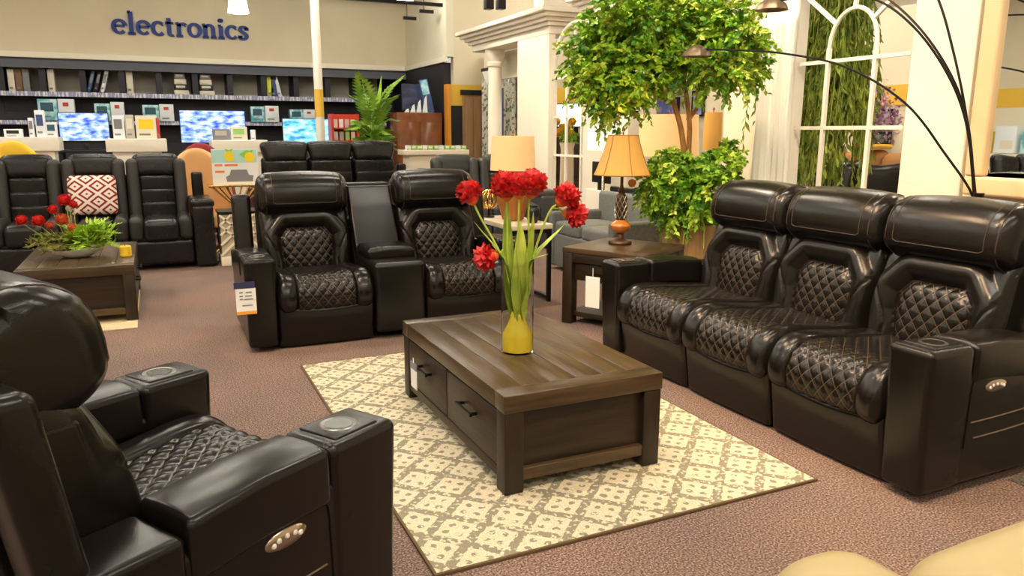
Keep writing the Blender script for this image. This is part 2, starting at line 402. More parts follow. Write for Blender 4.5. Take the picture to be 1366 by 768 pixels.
# ------------------------------------------------------------------ wall letters (serif strokes drawn with a broad pen)
mat('sign_blue', (.006, .03, .22), .5)
def arc(cx, cz, rx, rz, a0, a1, n=18): return [(cx+rx*math.cos(math.radians(a0+(a1-a0)*i/n)), cz+rz*math.sin(math.radians(a0+(a1-a0)*i/n))) for i in range(n+1)]
GL = {
 'e': (.50, [arc(.25, .24, .19, .21, 8, 318), [(.09, .26), (.43, .26)]]),
 'l': (.30, [[(.14, .03), (.14, .74)], [(.02, .02), (.27, .02)], [(.04, .72), (.15, .74)]]),
 'c': (.46, [arc(.25, .24, .19, .21, 45, 318), [(.36, .36), (.40, .38)]]),
 't': (.36, [[(.15, .60), (.15, .12)], arc(.25, .12, .10, .10, 180, 300), [(.02, .44), (.31, .44)]]),
 'r': (.42, [[(.13, .03), (.13, .43)], [(.02, .02), (.26, .02)], [(.03, .44), (.14, .45)], arc(.27, .30, .13, .14, 165, 40), [(.35, .37), (.37, .37)]]),
 'o': (.50, [arc(.25, .24, .19, .21, 0, 360, 28)]),
 'n': (.56, [[(.13, .03), (.13, .43)], [(.02, .02), (.24, .02)], [(.03, .44), (.14, .45)], arc(.27, .30, .14, .145, 165, 0), [(.41, .30), (.41, .03)], [(.31, .02), (.52, .02)]]),
 'i': (.28, [[(.13, .03), (.13, .43)], [(.02, .02), (.25, .02)], [(.03, .44), (.14, .45)], arc(.13, .62, .03, .03, 0, 360, 12)]),
 's': (.40, [[tuple(q) for q in catmull([(.325, .36), (.285, .425), (.20, .445), (.115, .41), (.095, .335), (.16, .27), (.25, .22), (.315, .15), (.29, .06), (.20, .022), (.11, .04), (.075, .115)], 40)[0]], [(.325, .33), (.325, .42)], [(.075, .05), (.075, .14)]]),
}
def stroke(mb, pts, wx, wz, y0, y1):
    P = [Vector((p[0], 0, p[1])) for p in pts]; n = len(P); closed = (P[0]-P[-1]).length < 1e-4
    L = []; R = []
    for i in range(n):
        if closed and i in (0, n-1): d = P[1]-P[-2]
        else: d = P[min(i+1, n-1)]-P[max(i-1, 0)]
        d.normalize(); nn = Vector((-d.z, 0, d.x)); h = math.sqrt((wx*nn.x)**2+(wz*nn.z)**2)
        L.append(P[i]+nn*h); R.append(P[i]-nn*h)
    vv = []
    for a, b in zip(L, R): vv += [(a.x, y0, a.z), (b.x, y0, b.z), (b.x, y1, b.z), (a.x, y1, a.z)]
    ff = []
    for i in range(n-1): ff += [(i*4+k, i*4+(k+1) % 4, i*4+4+(k+1) % 4, i*4+4+k) for k in range(4)]
    if not closed: ff += [(0, 1, 2, 3), (n*4-1, n*4-2, n*4-3, n*4-4)]
    mb.add(vv, ff)
A, B = at(150, 45, Y=YW), at(332, 52, Y=YW)
word = 'electronics'; tot = sum(GL[c][0] for c in word); sc = (B.x-A.x)/tot
sg = thing('wall_sign', 'dark blue serif lettering reading electronics on the beige wall', 'sign', (A.x, YW, at(240, 49, Y=YW).z))
x = 0
for ch in word:
    mb = MB()
    for st in GL[ch][1]: stroke(mb, [((x+q[0])*sc, q[1]*sc*1.06) for q in st], .078*sc, .042*sc, -.05, 0)
    mb.build('letter', 'sign_blue', sg, smooth=False); x += GL[ch][0]

# ================================================================== WHITE GALLERY along X = 4.85
GX = 4.85
def pillar(y0, y1, label, m='white_paint', x0=GX, x1=GX+.38, top=CEIL_Z, cap=None):
    t_ = thing('pillar', label, 'pillar', (x0, (y0+y1)/2, 0)); h = (y1-y0)/2; dx = x1-x0
    MB().rbox((dx/2, 0, top/2), (dx, 2*h, top), .012, 2, (1, 1, 1)).build('shaft', m, t_)
    MB().rbox((dx/2, 0, .09), (dx+.05, 2*h+.05, .18), .012, 2, (1, 1, 1)).build('plinth', m, t_)
    if cap:
        z = cap
        for k, (o, hh) in enumerate(((.03, .06), (.07, .05), (.12, .05), (.18, .06))):
            MB().rbox((dx/2, 0, z+hh/2), (dx+2*o, 2*h+2*o, hh), .012, 2, (1, 1, 1)).build('moulding', m, t_); z += hh
    return t_
pillar(3.36, 3.83, 'white pillar beside the tall mirror, behind the arching black lamp')
pC = pillar(4.90, 5.27, 'white pillar hung with a white drape beside the arched window grille', x1=GX+.12)
pillar(5.45, 6.28, 'broad cream pillar right behind the potted tree', 'cream_paint', GX+.45, GX+.9)
pillar(7.34, 8.34, 'broad white pillar with flared capital behind the gold lamp', top=3.1, cap=2.82)
# drape on pillar C (fine folds)
P = np.zeros((34, 30, 3))
for i in range(34):
    for j in range(30):
        y = -.21+.42*i/33; z = .25+2.15*j/29
        P[i, j] = (-.03-.018*math.sin(i*1.15+.4*math.sin(j*.3))-.008*math.sin(i*2.7), y*(1+.04*math.sin(j*.25)), z)
mat('drape_white', (.90, .87, .80), .8)
o = MB().grid(P).build('drape', 'drape_white'); o.location = (GX, 5.085, 0)
md = o.modifiers.new('thick', 'SOLIDIFY'); md.thickness = .006
tag(o, 'white folded drape hanging down the front of a white pillar', 'drape')
# pilaster, round column and cornice of the far gallery bay
pillar(9.27, 10.24, 'white flat pilaster under the long white cornice', top=2.72, x1=GX+.10)
t_ = thing('round_column', 'slim round white column holding up the end of cornice', 'column', (GX+.18, 11.45, 0))
MB().lathe([(.16, 0), (.16, .06), (.125, .12), (.12, .2), (.105, 2.45), (.13, 2.47), (.13, 2.52), (.11, 2.54), (.15, 2.62), (.16, 2.72)], 24).build('shaft', 'white_paint', t_)
t_ = thing('cornice', 'long white stepped cornice resting on pilaster and round column', 'cornice', (GX, 10.6, 2.72))
z = 0
for k, (o_, hh) in enumerate(((.0, .10), (.05, .05), (.10, .05), (.16, .05), (.22, .06))):
    MB().rbox((.19, 0, z+hh/2), (.38+2*o_, 2.7+2*o_, hh), .01, 2, (1, 1, 1)).build('moulding', 'white_paint', t_); z += hh
MB().rbox((.19, -.9, .31+(CEIL_Z-3.03)/2), (.26, .30, CEIL_Z-3.03), .01, 2, (1, 1, 1)).build('post', 'white_paint', t_)
# lit cream lintel wall behind far bay
struct(MB().box(GX+.42, GX+.5, 10.26, 12.2, 2.3, 2.72).build('trim_5', 'cream_dim', smooth=False))

# arched window grilles
def grille(label, y0, y1, zc, zi, bars, z0, xx, outer=True, thick=.016, ri=None, ro=None):
    W = y1-y0; yc = (y0+y1)/2
    t_ = thing('window_grille', label, 'window grille', (xx, yc, z0))
    ri = ri or W*.185; ro = ro or W/2
    for s in (-1, 1): MB().bar((0, s*ri, 0), (0, s*ri, zi-z0), .03, .028, (1, 0, 0)).build('mullion', 'white_paint', t_, smooth=False)
    MB().tube([(0, ri*math.cos(a), zi-z0+ri*math.sin(a)*1.25) for a in np.linspace(0, PI, 22)], thick, 8).build('inner_arch', 'white_paint', t_)
    for zb in bars: MB().bar((0, -W/2, zb-z0), (0, W/2, zb-z0), .03, .028, (0, 0, 1)).build('crossbar', 'white_paint', t_, smooth=False)
    zt = zi-z0
    if outer:
        MB().tube([(0, ro*math.cos(a), zt+ro*math.sin(a)) for a in np.linspace(0, PI, 36)], .032, 8).build('outer_arch', 'white_paint', t_)
        for s in (-1, 1) if outer is True else (): MB().bar((0, s*W/2, 0), (0, s*W/2, zt), .05, .05, (1, 0, 0)).build('stile', 'white_paint', t_, smooth=False)
    for a in (40, 90, 140):
        a = math.radians(a); c_, s_ = math.cos(a), math.sin(a)
        MB().bar((0, ri*c_, zt+ri*s_*1.25), (0, ro*c_, zt+ro*s_), .028, .026, (1, 0, 0)).build('spoke', 'white_paint', t_, smooth=False)
    return t_
grille('white arched window grille in the opening behind the black sofa', 3.85, 4.88, 2.0, 2.10, (1.0, 1.49, 2.0), .0, GX+.03, ri=.22, outer='arch', ro=.80)
grille('white arched window grille standing next to the white pilaster', 8.20, 9.28, 2.3, 2.26, (.62, 1.15, 1.65, 2.15), 0, GX+.1)

# framed mirror at the far right
mat('mirror_glass', (.92, .93, .90), .015, metal=1)
mat('frame_cream', (.72, .52, .30), .45)
t_ = thing('framed_mirror', 'tall wall mirror in a pale gold frame beside the white pillar', 'mirror', (GX-.06, 2.5, 1.06))
MW, MH = 1.55, 1.9
MB().box(0, .02, -MW/2+.12, MW/2-.12, .1, MH-.1).build('glass', 'mirror_glass', t_, smooth=False)
MB().box(.02, .05, -MW/2+.02, MW/2-.02, .02, MH-.02).build('backing', 'frame_cream', t_, smooth=False)
for nm, bx in (('frame_rail', (-MW/2, MW/2, 0, .12)), ('frame_rail', (-MW/2, MW/2, MH-.12, MH)), ('frame_stile', (-MW/2, -MW/2+.12, .12, MH-.12)), ('frame_stile', (MW/2-.12, MW/2, .12, MH-.12))):
    MB().rbox((.0, (bx[0]+bx[1])/2, (bx[2]+bx[3])/2), (.08, bx[1]-bx[0], bx[3]-bx[2]), .02, 3, (1, 1, 1)).build(nm, 'frame_cream', t_)
# wall the mirror hangs on
struct(MB().box(GX, GX+.3, YF, 3.33, 0, CEIL_Z).build('wall_gallery', 'cream_paint', smooth=False))
# ================================================================== QUILTED RECLINERS
SW, AW, CW = .665, .195, .375     # seat, arm, console widths
QA, QB = .066, .080
def quilt(x, s):
    p, q = x/QA+s/QB, x/QA-s/QB
    h = (np.abs(np.sin(PI*p))*np.abs(np.sin(PI*q)))**.45
    return p, q, h
def surf_from_profile(prof, n):
    c, s = catmull(prof, n); d = np.gradient(c, axis=0); d /= np.linalg.norm(d, axis=1, keepdims=True)
    nrm = np.stack([d[:, 1], -d[:, 0]], 1)    # rotate tangent
    return c, s, nrm
def seat_data():
    c, s, nr = surf_from_profile([(.68, .455), (.54, .462), (.36, .476), (.20, .492), (.10, .492), (.035, .462), (-.005, .405), (-.015, .35), (.0, .295), (.05, .265)], 116)
    nr = np.where((nr[:, 1] < 0)[:, None] & (c[:, 1] > .44)[:, None], -nr, nr)
    if nr[10, 1] < 0: nr = -nr
    nx = 90; x = np.linspace(-SW/2, SW/2, nx); X, S = np.meshgrid(x, s, indexing='ij')
    ax = np.abs(X); e = ax/(SW/2)
    h = -.050*np.clip((e-.84)/.16, 0, 1)**2.6
    p, q, qh = quilt(X, S)
    ins = ax < .198
    h += np.where(ins, .010*(qh-.55)+.004, .020*np.clip(np.sin(PI*(ax-.198)/(.332-.198)), 0, 1)**.7)
    h -= .014*np.exp(-((ax-.198)/.006)**2)
    front = np.clip((s-s[-1]*.55)/(s[-1]*.35), 0, 1)[None, :]
    P = np.zeros((nx, len(s), 3)); P[..., 0] = X
    P[..., 1] = c[None, :, 0]+nr[None, :, 0]*h
    P[..., 2] = c[None, :, 1]+nr[None, :, 1]*h-.014*front*(1-e**2)+.012*(1-front)*0
    uv = np.stack([np.where(ins, p, .5), np.where(ins, q, .5)], -1).reshape(-1, 2)
    return P, uv
def octagon():
    return np.array([(-.165, -.06), (.165, -.06), (.192, .11), (.188, .205), (.135, .275), (-.135, .275), (-.188, .205), (-.192, .11)])
def poly_sdf(X, S, poly):
    d = np.full(X.shape, 1e9); inside = np.ones(X.shape, bool)
    for i in range(len(poly)):
        a, b = poly[i], poly[(i+1) % len(poly)]; ab = b-a
        t = np.clip(((X-a[0])*ab[0]+(S-a[1])*ab[1])/(ab@ab), 0, 1)
        d = np.minimum(d, np.hypot(X-a[0]-t*ab[0], S-a[1]-t*ab[1]))
        inside &= ((X-a[0])*ab[1]-(S-a[1])*ab[0]) <= 0
    return np.where(inside, -d, d)
def back_data():
    c, s, nr = surf_from_profile([(.655, .40), (.668, .50), (.690, .62), (.722, .74), (.765, .845), (.82, .90)], 84)
    if nr[10, 0] > 0: nr = -nr
    nx = 100; x = np.linspace(-SW/2+.004, SW/2-.004, nx); X, S = np.meshgrid(x, s, indexing='ij')
    S0 = S-.075
    d = poly_sdf(X, S0, octagon()); ax = np.abs(X); e = ax/(SW/2)
    p, q, qh = quilt(X, S0)
    ins = d < -.004
    roll = np.maximum(.060*np.clip(np.sin(PI*np.clip(d/.15, 0, 1)), 0, 1)**.8, .022*np.clip(d/.05, 0, 1))
    h = np.where(d < 0, .034*(1-np.exp(d/.03))+.009*(qh-.6)*(d < -.004), roll)
    sea = np.abs(ax-(.215+.085*np.clip((S0-.02)/.20, 0, 1)**1.6))      # curved side seam of the wing
    h -= .011*np.exp(-(sea/.0055)**2)*(S0 < .24)
    h -= .055*np.clip((e-.86)/.14, 0, 1)**2.2
    P = np.zeros((nx, len(s), 3)); P[..., 0] = X
    P[..., 1] = c[None, :, 0]+nr[None, :, 0]*h; P[..., 2] = c[None, :, 1]+nr[None, :, 1]*h
    uv = np.stack([np.where(ins, p, .5), np.where(ins, q, .5)], -1).reshape(-1, 2)
    return P, uv
def close_grid(P, uv, inset):
    """add a rim that folds the sheet's edge inward so it reads as a solid cushion"""
    a, b = P.shape[:2]; Q = np.zeros((a+2, b+2, 3)); U = np.full((a+2, b+2, 2), .5)
    Q[1:-1, 1:-1] = P; U[1:-1, 1:-1] = uv.reshape(a, b, 2)
    Q[0, 1:-1] = P[0]+inset; Q[-1, 1:-1] = P[-1]+inset; Q[:, 0] = Q[:, 1]+inset; Q[:, -1] = Q[:, -2]+inset
    return Q, U.reshape(-1, 2)
HR = dict(size=(SW-.004, .30, .31), r=.075)
def head_fn(v):
    hx, hy, hz = HR['size'][0]/2, HR['size'][1]/2, HR['size'][2]/2
    x, z = v[:, 0]/hx, v[:, 2]/hz
    fr = v[:, 1] < 0
    v[:, 2] += .020*(1-x**2)*(z > 0)*np.abs(z)
    v[:, 1] -= np.where(fr, .028*(1-x**6)*(1-z**2), 0)
    v[:, 1] += np.where(fr & (z > 0), .075*z**2, 0)+np.where(~fr & (z < 0), -.02*z**2, 0)
    v[:, 1] += np.where(fr & (z < -.35), .05*((-z-.35)/.65)**2, 0)
    v[:, 2] -= np.where(~fr & (z > 0), .03*z, 0)
    v = rotx(v, math.radians(-10))
    return v+np.array((0, .835, .985))
def seam_tube(mb, pts, fn, size, r, rad):
    h = np.array(size)/2; v = rb_map(np.array(pts, float), h, min(r, h.min()*.999)); v = fn(v)
    mb.tube(v, rad, 5)
CACHE = {}
def cached(key, maker, name, parent, loc=None):
    if key not in CACHE:
        CACHE[key] = maker(name, parent)
        o = CACHE[key]
    else: o = link(name, CACHE[key].data, parent)
    if loc is not None: o.location = loc
    return o
def mk_seat(n, p):
    P, uv = seat_data(); Q, U = close_grid(P, uv, np.array((0, .05, -.05))); return MB().grid(Q).build(n, 'leather_quilt', p, uv=U, auto=70)
def mk_back(n, p):
    P, uv = back_data(); Q, U = close_grid(P, uv, np.array((0, .10, 0))); return MB().grid(Q).build(n, 'leather_quilt', p, uv=U, auto=70)
def mk_head(n, p): return MB().rbox((0, 0, 0), HR['size'], HR['r'], 5, (8, 3, 6), head_fn).build(n, 'leather', p)
def mk_headseam(n, p):
    mb = MB(); hx, hy, hz = HR['size'][0]/2, HR['size'][1]/2, HR['size'][2]/2
    f = -hy-.0005
    k = hx-.10
    pts = [(-k, f+.09, hz)]+[(-k, f, z) for z in np.linspace(hz*.98, -.075, 10)]+[(x, f, -.085) for x in np.linspace(-k+.02, k-.02, 16)]+[(k, f, z) for z in np.linspace(-.075, hz*.98, 10)]+[(k, f+.09, hz)]
    seam_tube(mb, pts, head_fn, HR['size'], HR['r'], .0022)
    for sx_ in (-1, 1):
        x_ = sx_*(hx-.05); lo = [(x_, y, -hz) for y in np.linspace(-hy, hy, 8)[1:-1]]+[(x_, hy, z) for z in np.linspace(-hz, hz, 8)]+[(x_, y, hz) for y in np.linspace(hy, -hy, 8)[1:-1]]+[(x_, -hy, z) for z in np.linspace(hz, -hz, 8)]
        h_ = np.array(HR['size'])/2; v_ = head_fn(rb_map(np.array(lo, float), h_, HR['r'])); mb.tube(v_, .0028, 5, closed=True)
    return mb.build(n, 'thread_brown', p)
def foot_fn(v):
    x = v[:, 0]/(SW/2); v[:, 1] -= np.where(v[:, 1] < 0, .012*(1-x**2)+.016*np.clip(v[:, 2]/.11, -1, 1), 0); v[:, 2] -= np.where(v[:, 2] > 0, .030*(1-x**2), 0); return v
def mk_foot(n, p): return MB().rbox((0, .068, .160), (SW-.008, .075, .30), .03, 4, (12, 2, 4), foot_fn).build(n, 'leather', p)
def mk_base(n, p): return MB().rbox((0, .44, .215), (SW-.01, .72, .37), .02, 2, (1, 1, 1)).build(n, 'leather', p)
def shell_fn(v):
    z = (v[:, 2]+.50)/1.0; v[:, 1] += .17*z-.06+np.where(v[:, 1] > 0, .03*np.sin(np.clip(z, 0, 1)*PI), 0); return v
def mk_shell(n, p): return MB().rbox((0, .86, .54), (SW-.004, .12, .98), .035, 3, (3, 2, 6), shell_fn).build(n, 'leather', p)
def wing_fn(v):
    z = (v[:, 2]+.22)/.44; v[:, 1] += .10*z; return v
def mk_wing(n, p): return MB().rbox((0, .79, .63), (SW-.004, .25, .44), .022, 3, (3, 2, 4), wing_fn).build(n, 'leather', p)
def box_fn(v):
    z = v[:, 2]/.30; v[:, 0] *= 1.0+.035*z; v[:, 1] -= np.where(v[:, 1] < 0, .012*z, 0); return v
def mk_armbox(n, p): return MB().rbox((0, .118, .335), (AW, .25, .60), .028, 4, (2, 2, 4), box_fn).build(n, 'leather', p)
def mk_armbody(n, p): return MB().rbox((0, .50, .29), (AW-.012, .86, .50), .03, 3, (2, 3, 3)).build(n, 'leather', p)
def pad_fn(v):
    v[:, 2] += np.where(v[:, 2] > 0, .012*(1-(v[:, 0]/.1)**2), 0)-.02*np.clip(v[:, 1]/.2, 0, 1); return v
def mk_pad(n, p): return MB().rbox((0, .455, .555), (AW+.012, .42, .155), .020, 4, (3, 4, 2), pad_fn).build(n, 'leather', p)
def mk_rearpad(n, p): return MB().rbox((0, .79, .515), (AW+.006, .24, .14), .022, 4, (3, 4, 2)).build(n, 'leather', p)
def mk_rearwing(n, p): return MB().rbox((0, .915, .665), (AW-.06, .10, .64), .03, 3, (2, 2, 3), lambda v: v+np.stack([0*v[:, 0], .16*v[:, 2], 0*v[:, 0]], 1)).build(n, 'leather', p)
def mk_padseam(n, p):
    mb = MB()
    for s in (-1, 1): mb.tube([(s*(AW/2+.0), y, .612-.02*max(0, min(1, (y-.455)/.2))) for y in np.linspace(.26, .65, 12)], .0028, 5)
    return mb.build(n, 'thread_dark', p)
def mk_ring(n, p): return MB().lathe([(.038, .001), (.040, .006), (.050, .008), (.056, .005), (.058, 0)], 32, (0, .118, .634)).build(n, 'ring_metal', p)
def mk_well(n, p): return MB().lathe([(.0, -.004), (.039, -.004), (.041, .004)], 28, (0, .118, .637)).build(n, 'cup_well', p)
def mk_bezel(n, p): return MB().rbox((0, .118, .633), (.145, .165, .014), .006, 2, (1, 1, 1)).build(n, 'leather', p)
def mk_foot_block(n, p): return MB().lathe([(.025, 0), (.03, .05)], 12).build(n, 'plastic_black', p)
def recliner(name, label, cat, layout, loc, rz, controls=()):
    t = thing(name, label, cat, loc, rz)
    wid = {'A': AW, 'S': SW, 'C': CW}; tot = sum(wid[c] for c in layout); x = -tot/2; na = 0
    for c in layout:
        w = wid[c]; xc = x+w/2; x += w; L = (xc, 0, 0)
        if c == 'S':
            cached('base', mk_base, 'seat_base', t, L); cached('seat', mk_seat, 'seat_cushion', t, L)
            cached('foot', mk_foot, 'footrest_panel', t, L); cached('wing', mk_wing, 'back_cushion', t, L)
            cached('back', mk_back, 'backrest', t, L); cached('shell', mk_shell, 'back_shell', t, L)
            h = cached('head', mk_head, 'headrest', t, L); cached('headseam', mk_headseam, 'stitching', h, (0, 0, 0))
            for s in (-1, 1): cached('fb', mk_foot_block, 'foot', t, (xc+s*.25, .12, 0)); cached('fb', mk_foot_block, 'foot', t, (xc+s*.25, .80, 0))
        elif c == 'A':
            sgn = -1 if xc < 0 else 1
            a = cached('armbody', mk_armbody, 'armrest', t, L)
            cached('armbox', mk_armbox, 'arm_front', a, (0, 0, 0)); cached('rearpad', mk_rearpad, 'rear_arm_pad', a, (0, 0, 0))
            pd = cached('pad', mk_pad, 'arm_pad', a, (0, 0, 0)); cached('padseam', mk_padseam, 'pad_seam', a, (0, 0, 0))
            cached('rearwing', mk_rearwing, 'rear_wing', a, (0, 0, 0))
            cup = cached('bezel', mk_bezel, 'cup_holder', t, L)
            r_ = cached('ring', mk_ring, 'cup_ring', cup, (0, 0, 0)); cached('well', mk_well, 'cup_well', cup, (0, 0, 0))
            if sgn in controls:
                xo = xc+sgn*(AW/2-.004)
                cp = MB().lathe([(0, .003), (.86, .003), (1.0, -.002), (1.0, -.010)], 28).build('control_panel', 'panel_metal', t)
                cp.scale = (.026, .066, 1); cp.rotation_euler = (0, sgn*PI/2, 0); cp.location = (xo+sgn*.002, .40, .450)
                for k in range(5):
                    a_ = math.radians(160-35*k)
                    bt = MB().lathe([(0, .004), (.005, .0035), (.0075, 0), (.0075, -.004)], 12).build('button', 'button_white', t)
                    bt.location = (xo+sgn*.005, .40-.045*math.cos(a_), .442+.015*math.sin(a_)); bt.rotation_euler = (0, sgn*PI/2, 0)
                mb = MB()
                for z0, y0, y1 in ((.31, .27, .88), (.24, .30, .88)):
                    mb.tube([(sgn*(AW/2-.0045), y, z0+.03*((y-y0)/(y1-y0))**2) for y in np.linspace(y0, y1, 14)], .0028, 5)
                o = mb.build('stitching', 'thread', a)
                mb = MB(); mb.tube([(sgn*(AW/2-.0045), y, z) for y, z in catmull([(.94, .475), (.60, .48), (.40, .492), (.285, .505), (.255, .47), (.25, .40), (.245, .20)], 30)[0]], .004, 5)
                mb.build('piping', 'leather', a)
        else:
            MB().rbox((xc, .30, .30), (CW-.01, .60, .50), .035, 4, (3, 3, 3)).build('console_body', 'leather', t)
            cl_ = MB().rbox((xc, .40, .575), (CW-.02, .36, .09), .035, 4, (4, 4, 2), lambda v: v+np.stack([0*v[:, 0], 0*v[:, 0], np.where(v[:, 2] > 0, .014*(1-(v[:, 0]/.19)**2), 0)], 1)).build('console_lid', 'leather', t)
            MB().rbox((xc, .74, .73), (CW-.03, .14, .62), .02, 3, (2, 2, 4), lambda v: v+np.stack([0*v[:, 0], .16*v[:, 2]/.3, 0*v[:, 0]], 1)).build('console_back', 'leather', t)
            MB().rbox((xc, .91, 1.045), (CW-.05, .13, .02), .006, 2, (1, 1, 1)).build('console_top', 'leather_perforated', t)
            MB().rbox((xc, .86, .42), (CW-.02, .16, .74), .03, 3, (2, 2, 2)).build('back_shell', 'leather', t)
    return t
sofa = recliner('recliner_sofa', 'black leather three-seat recliner sofa with diamond-quilted backs', 'sofa', 'ASSSA', (2.625, 3.025, 0), -PI/2, controls=(1,))
love = recliner('recliner_loveseat', 'black quilted leather loveseat with centre console and price tag', 'loveseat', 'ASCSA', (1.522, 5.12, 0), 0)
chair = recliner('recliner_chair', 'single black quilted leather recliner chair with two cup holders', 'armchair', 'ASA', (.287, 2.478, 0), math.radians(122), controls=(-1,))
# price tag hanging on the loveseat's arm
A = at(313, 377, Y=5.09); B = at(343, 418, Y=5.09)
t_ = thing('price_tag', 'white price tag with navy and orange bands on loveseat arm', 'price tag', (A.x, 5.09, B.z))
w_, h_ = B.x-A.x, A.z-B.z
MB().box(0, w_, -.002, .002, h_*.10, h_*.80).build('card', 'paper', t_, smooth=False)
MB().box(-.008, w_*.97, -.003, .003, h_*.80, h_).build('header_band', 'tag_navy', t_, smooth=False)
MB().box(0, w_, -.002, .002, 0, h_*.10).build('footer_band', 'tag_orange', t_, smooth=False)
for k, (a, b_, z) in enumerate(((.18, .36, .68), (.5, .8, .68), (.18, .36, .57), (.45, .8, .57), (.18, .36, .48), (.4, .85, .47), (.3, .8, .28))):
    MB().box(w_*a, w_*b_, -.004, -.002, h_*z-.004, h_*z+.004).build('print_line', 'print_grey', t_, smooth=False)

# ================================================================== COFFEE TABLES (planked top, drawers on the long side)
def coffee_table(label, x0, x1, y0, y1, H, side=-1, knobs='bar'):
    W, L = x1-x0, y1-y0
    t = thing('coffee_table', label, 'coffee table', ((x0+x1)/2, (y0+y1)/2, .014)); H -= .014
    tk = .075; e = .10; g = .0025
    for s in (-1, 1): MB().rbox((0, s*(L/2-e/2), H-tk/2), (W, e-g, tk), .004, 1, (1, 1, 1)).build('end_board', 'wood_top_x', t, auto=60)
    inn = L-2*e; n = 6; bw = W/n
    for k in range(n):
        MB().rbox((-W/2+bw*(k+.5), 0, H-tk/2), (bw-g, inn-g, tk), .003, 1, (1, 1, 1)).build('plank', 'wood_top', t, auto=60)
    lw = .085; zb = H-tk
    for sx in (-1, 1):
        for sy in (-1, 1):
            MB().rbox((sx*(W/2-lw/2-.004), sy*(L/2-lw/2-.004), zb/2), (lw, lw, zb), .005, 1, (1, 1, 1)).build('leg', 'wood_z', t, auto=60)
    for s in (-1, 1):
        MB().box(-W/2+lw, W/2-lw, s*(L/2-.045)-.008, s*(L/2-.045)+.008, .075, zb).build('end_panel', 'wood_x', t, smooth=False)
        MB().rbox((0, s*(L/2-.03), .075), (W-2*lw, .04, .05), .004, 1, (1, 1, 1)).build('end_rail', 'wood_top_x', t, auto=60)
    for s in (-1, 1):
        MB().rbox((s*(W/2-.03), 0, .07), (.04, L-2*lw, .045), .004, 1, (1, 1, 1)).build('side_rail', 'wood_y', t, auto=60)
        MB().box(s*(W/2-.045)-.008, s*(W/2-.045)+.008, -L/2+lw, L/2-lw, .08, zb).build('side_panel', 'wood_y', t, smooth=False)
    dl = (L-2*lw)/2
    for k in (-1, 1):
        dr = MB().rbox((side*(W/2-.022), k*dl/2, (.10+zb-.012)/2), (.03, dl-.012, zb-.012-.10), .004, 1, (1, 1, 1)).build('drawer', 'wood_y', t, auto=60)
        hd = MB(); xx = side*(W/2-.005); zz = zb-.10
        if knobs == 'bar':
            hd.bar((xx+side*.03, k*dl/2-.09, zz), (xx+side*.03, k*dl/2+.09, zz), .012, .012)
            for q in (-.075, .075): hd.bar((xx-side*.01, k*dl/2+q, zz), (xx+side*.03, k*dl/2+q, zz), .012, .012)
        hd.build('handle', 'metal_dark', dr, smooth=False)
    return t
ct = coffee_table('dark wood coffee table on the patterned rug, holding the tulip vase', 1.168, 1.922, 2.572, 3.932, .436)
ct2 = coffee_table('dark wood coffee table with floral centrepiece before the ribbed sofa', -.99, -.20, 6.44, 7.82, .45, side=1)
# paper tag hanging on the drawer handle
t_ = thing('price_tag', 'white paper tag hanging from a coffee table drawer handle', 'price tag', (1.13, 3.62, .15))
MB().box(-.002, .002, -.045, .045, 0, .10).build('card', 'paper', t_, smooth=False)
MB().box(-.003, .003, -.045, .045, .10, .135).build('header_band', 'print_grey', t_, smooth=False)
MB().tube([(0, 0, .13), (.004, .02, .155)], .002, 5).build('string', 'paper', t_)
# rugs
o = tag(MB().rbox((0, 0, .006), (1.70, 2.54, .012), .004, 2, (1, 1, 1)).build('area_rug', 'rug_weave'), 'cream rug with grey diamond lattice under the coffee table', 'rug')
o.location = (1.590, 3.447, 0)
mb = MB()
for s in (-1, 1): mb.rbox((s*.852, 0, .006), (.012, 2.556, .014), .004, 1, (1, 1, 1)); mb.rbox((0, s*1.272, .006), (1.70, .012, .014), .004, 1, (1, 1, 1))
mb.build('binding', 'rug_edge', o)
mat('rug_beige', (.62, .48, .27), .95, col2=(.72, .58, .36), scale=40)
o = tag(MB().rbox((0, 0, .005), (.82, 1.5, .010), .004, 2, (1, 1, 1)).build('area_rug', 'rug_beige'), 'small plain beige rug under the coffee table with flowers', 'rug'); o.location = (-.62, 6.95, 0)
# ================================================================== TULIPS IN A GLASS VASE
VX, VY, VZ = 1.487, 3.128, .437
mg, tg, ng, bg = nt('glass_clear'); setp(bg, Base_Color=(.97, .98, .97), Roughness=.02); bg.inputs['Transmission Weight'].default_value = 1; bg.inputs['IOR'].default_value = 1.12
mat('yellow_resin', (1, .80, .06), .08, trans=.35, ior=1.33, emit=(.9, .6, .03), estr=.0)
mat('yellow_pebble', (.95, .62, .03), .25)
mat('tulip_red', (.36, .003, .010), .45, col2=(.66, .02, .015), scale=38)
mat('tulip_orange', (.70, .16, .02), .5)
mat('stem_green', (.36, .46, .07), .5)
mat('leaf_green', (.26, .38, .03), .42, col2=(.50, .58, .09), scale=9)
R = .076; HV = .45
t_ = thing('glass_vase', 'clear glass cylinder vase with glowing yellow base on coffee table', 'vase', (VX, VY, VZ))
MB().lathe([(R, 0), (R, HV), (R-.004, HV), (R-.004, .006), (0.0, .006)], 40).build('glass', 'glass_clear', t_)
MB().lathe([(R-.0048, .007), (R-.0048, .078), (.068, .092), (.052, .12), (.036, .16), (.026, .20), (0, .205)], 36).build('water', 'yellow_resin', t_)
mb = MB()
for k in range(40):
    a = rng.rand()*6.28; r = rng.rand()**.5*(R-.022); z = .028+rng.rand()*.03
    mb.lathe([(0, -.010), (.008, -.006), (.011, 0), (.008, .006), (0, .010)], 8, (r*math.cos(a), r*math.sin(a), z))
stuff(mb.build('pebbles', 'yellow_pebble', t_))
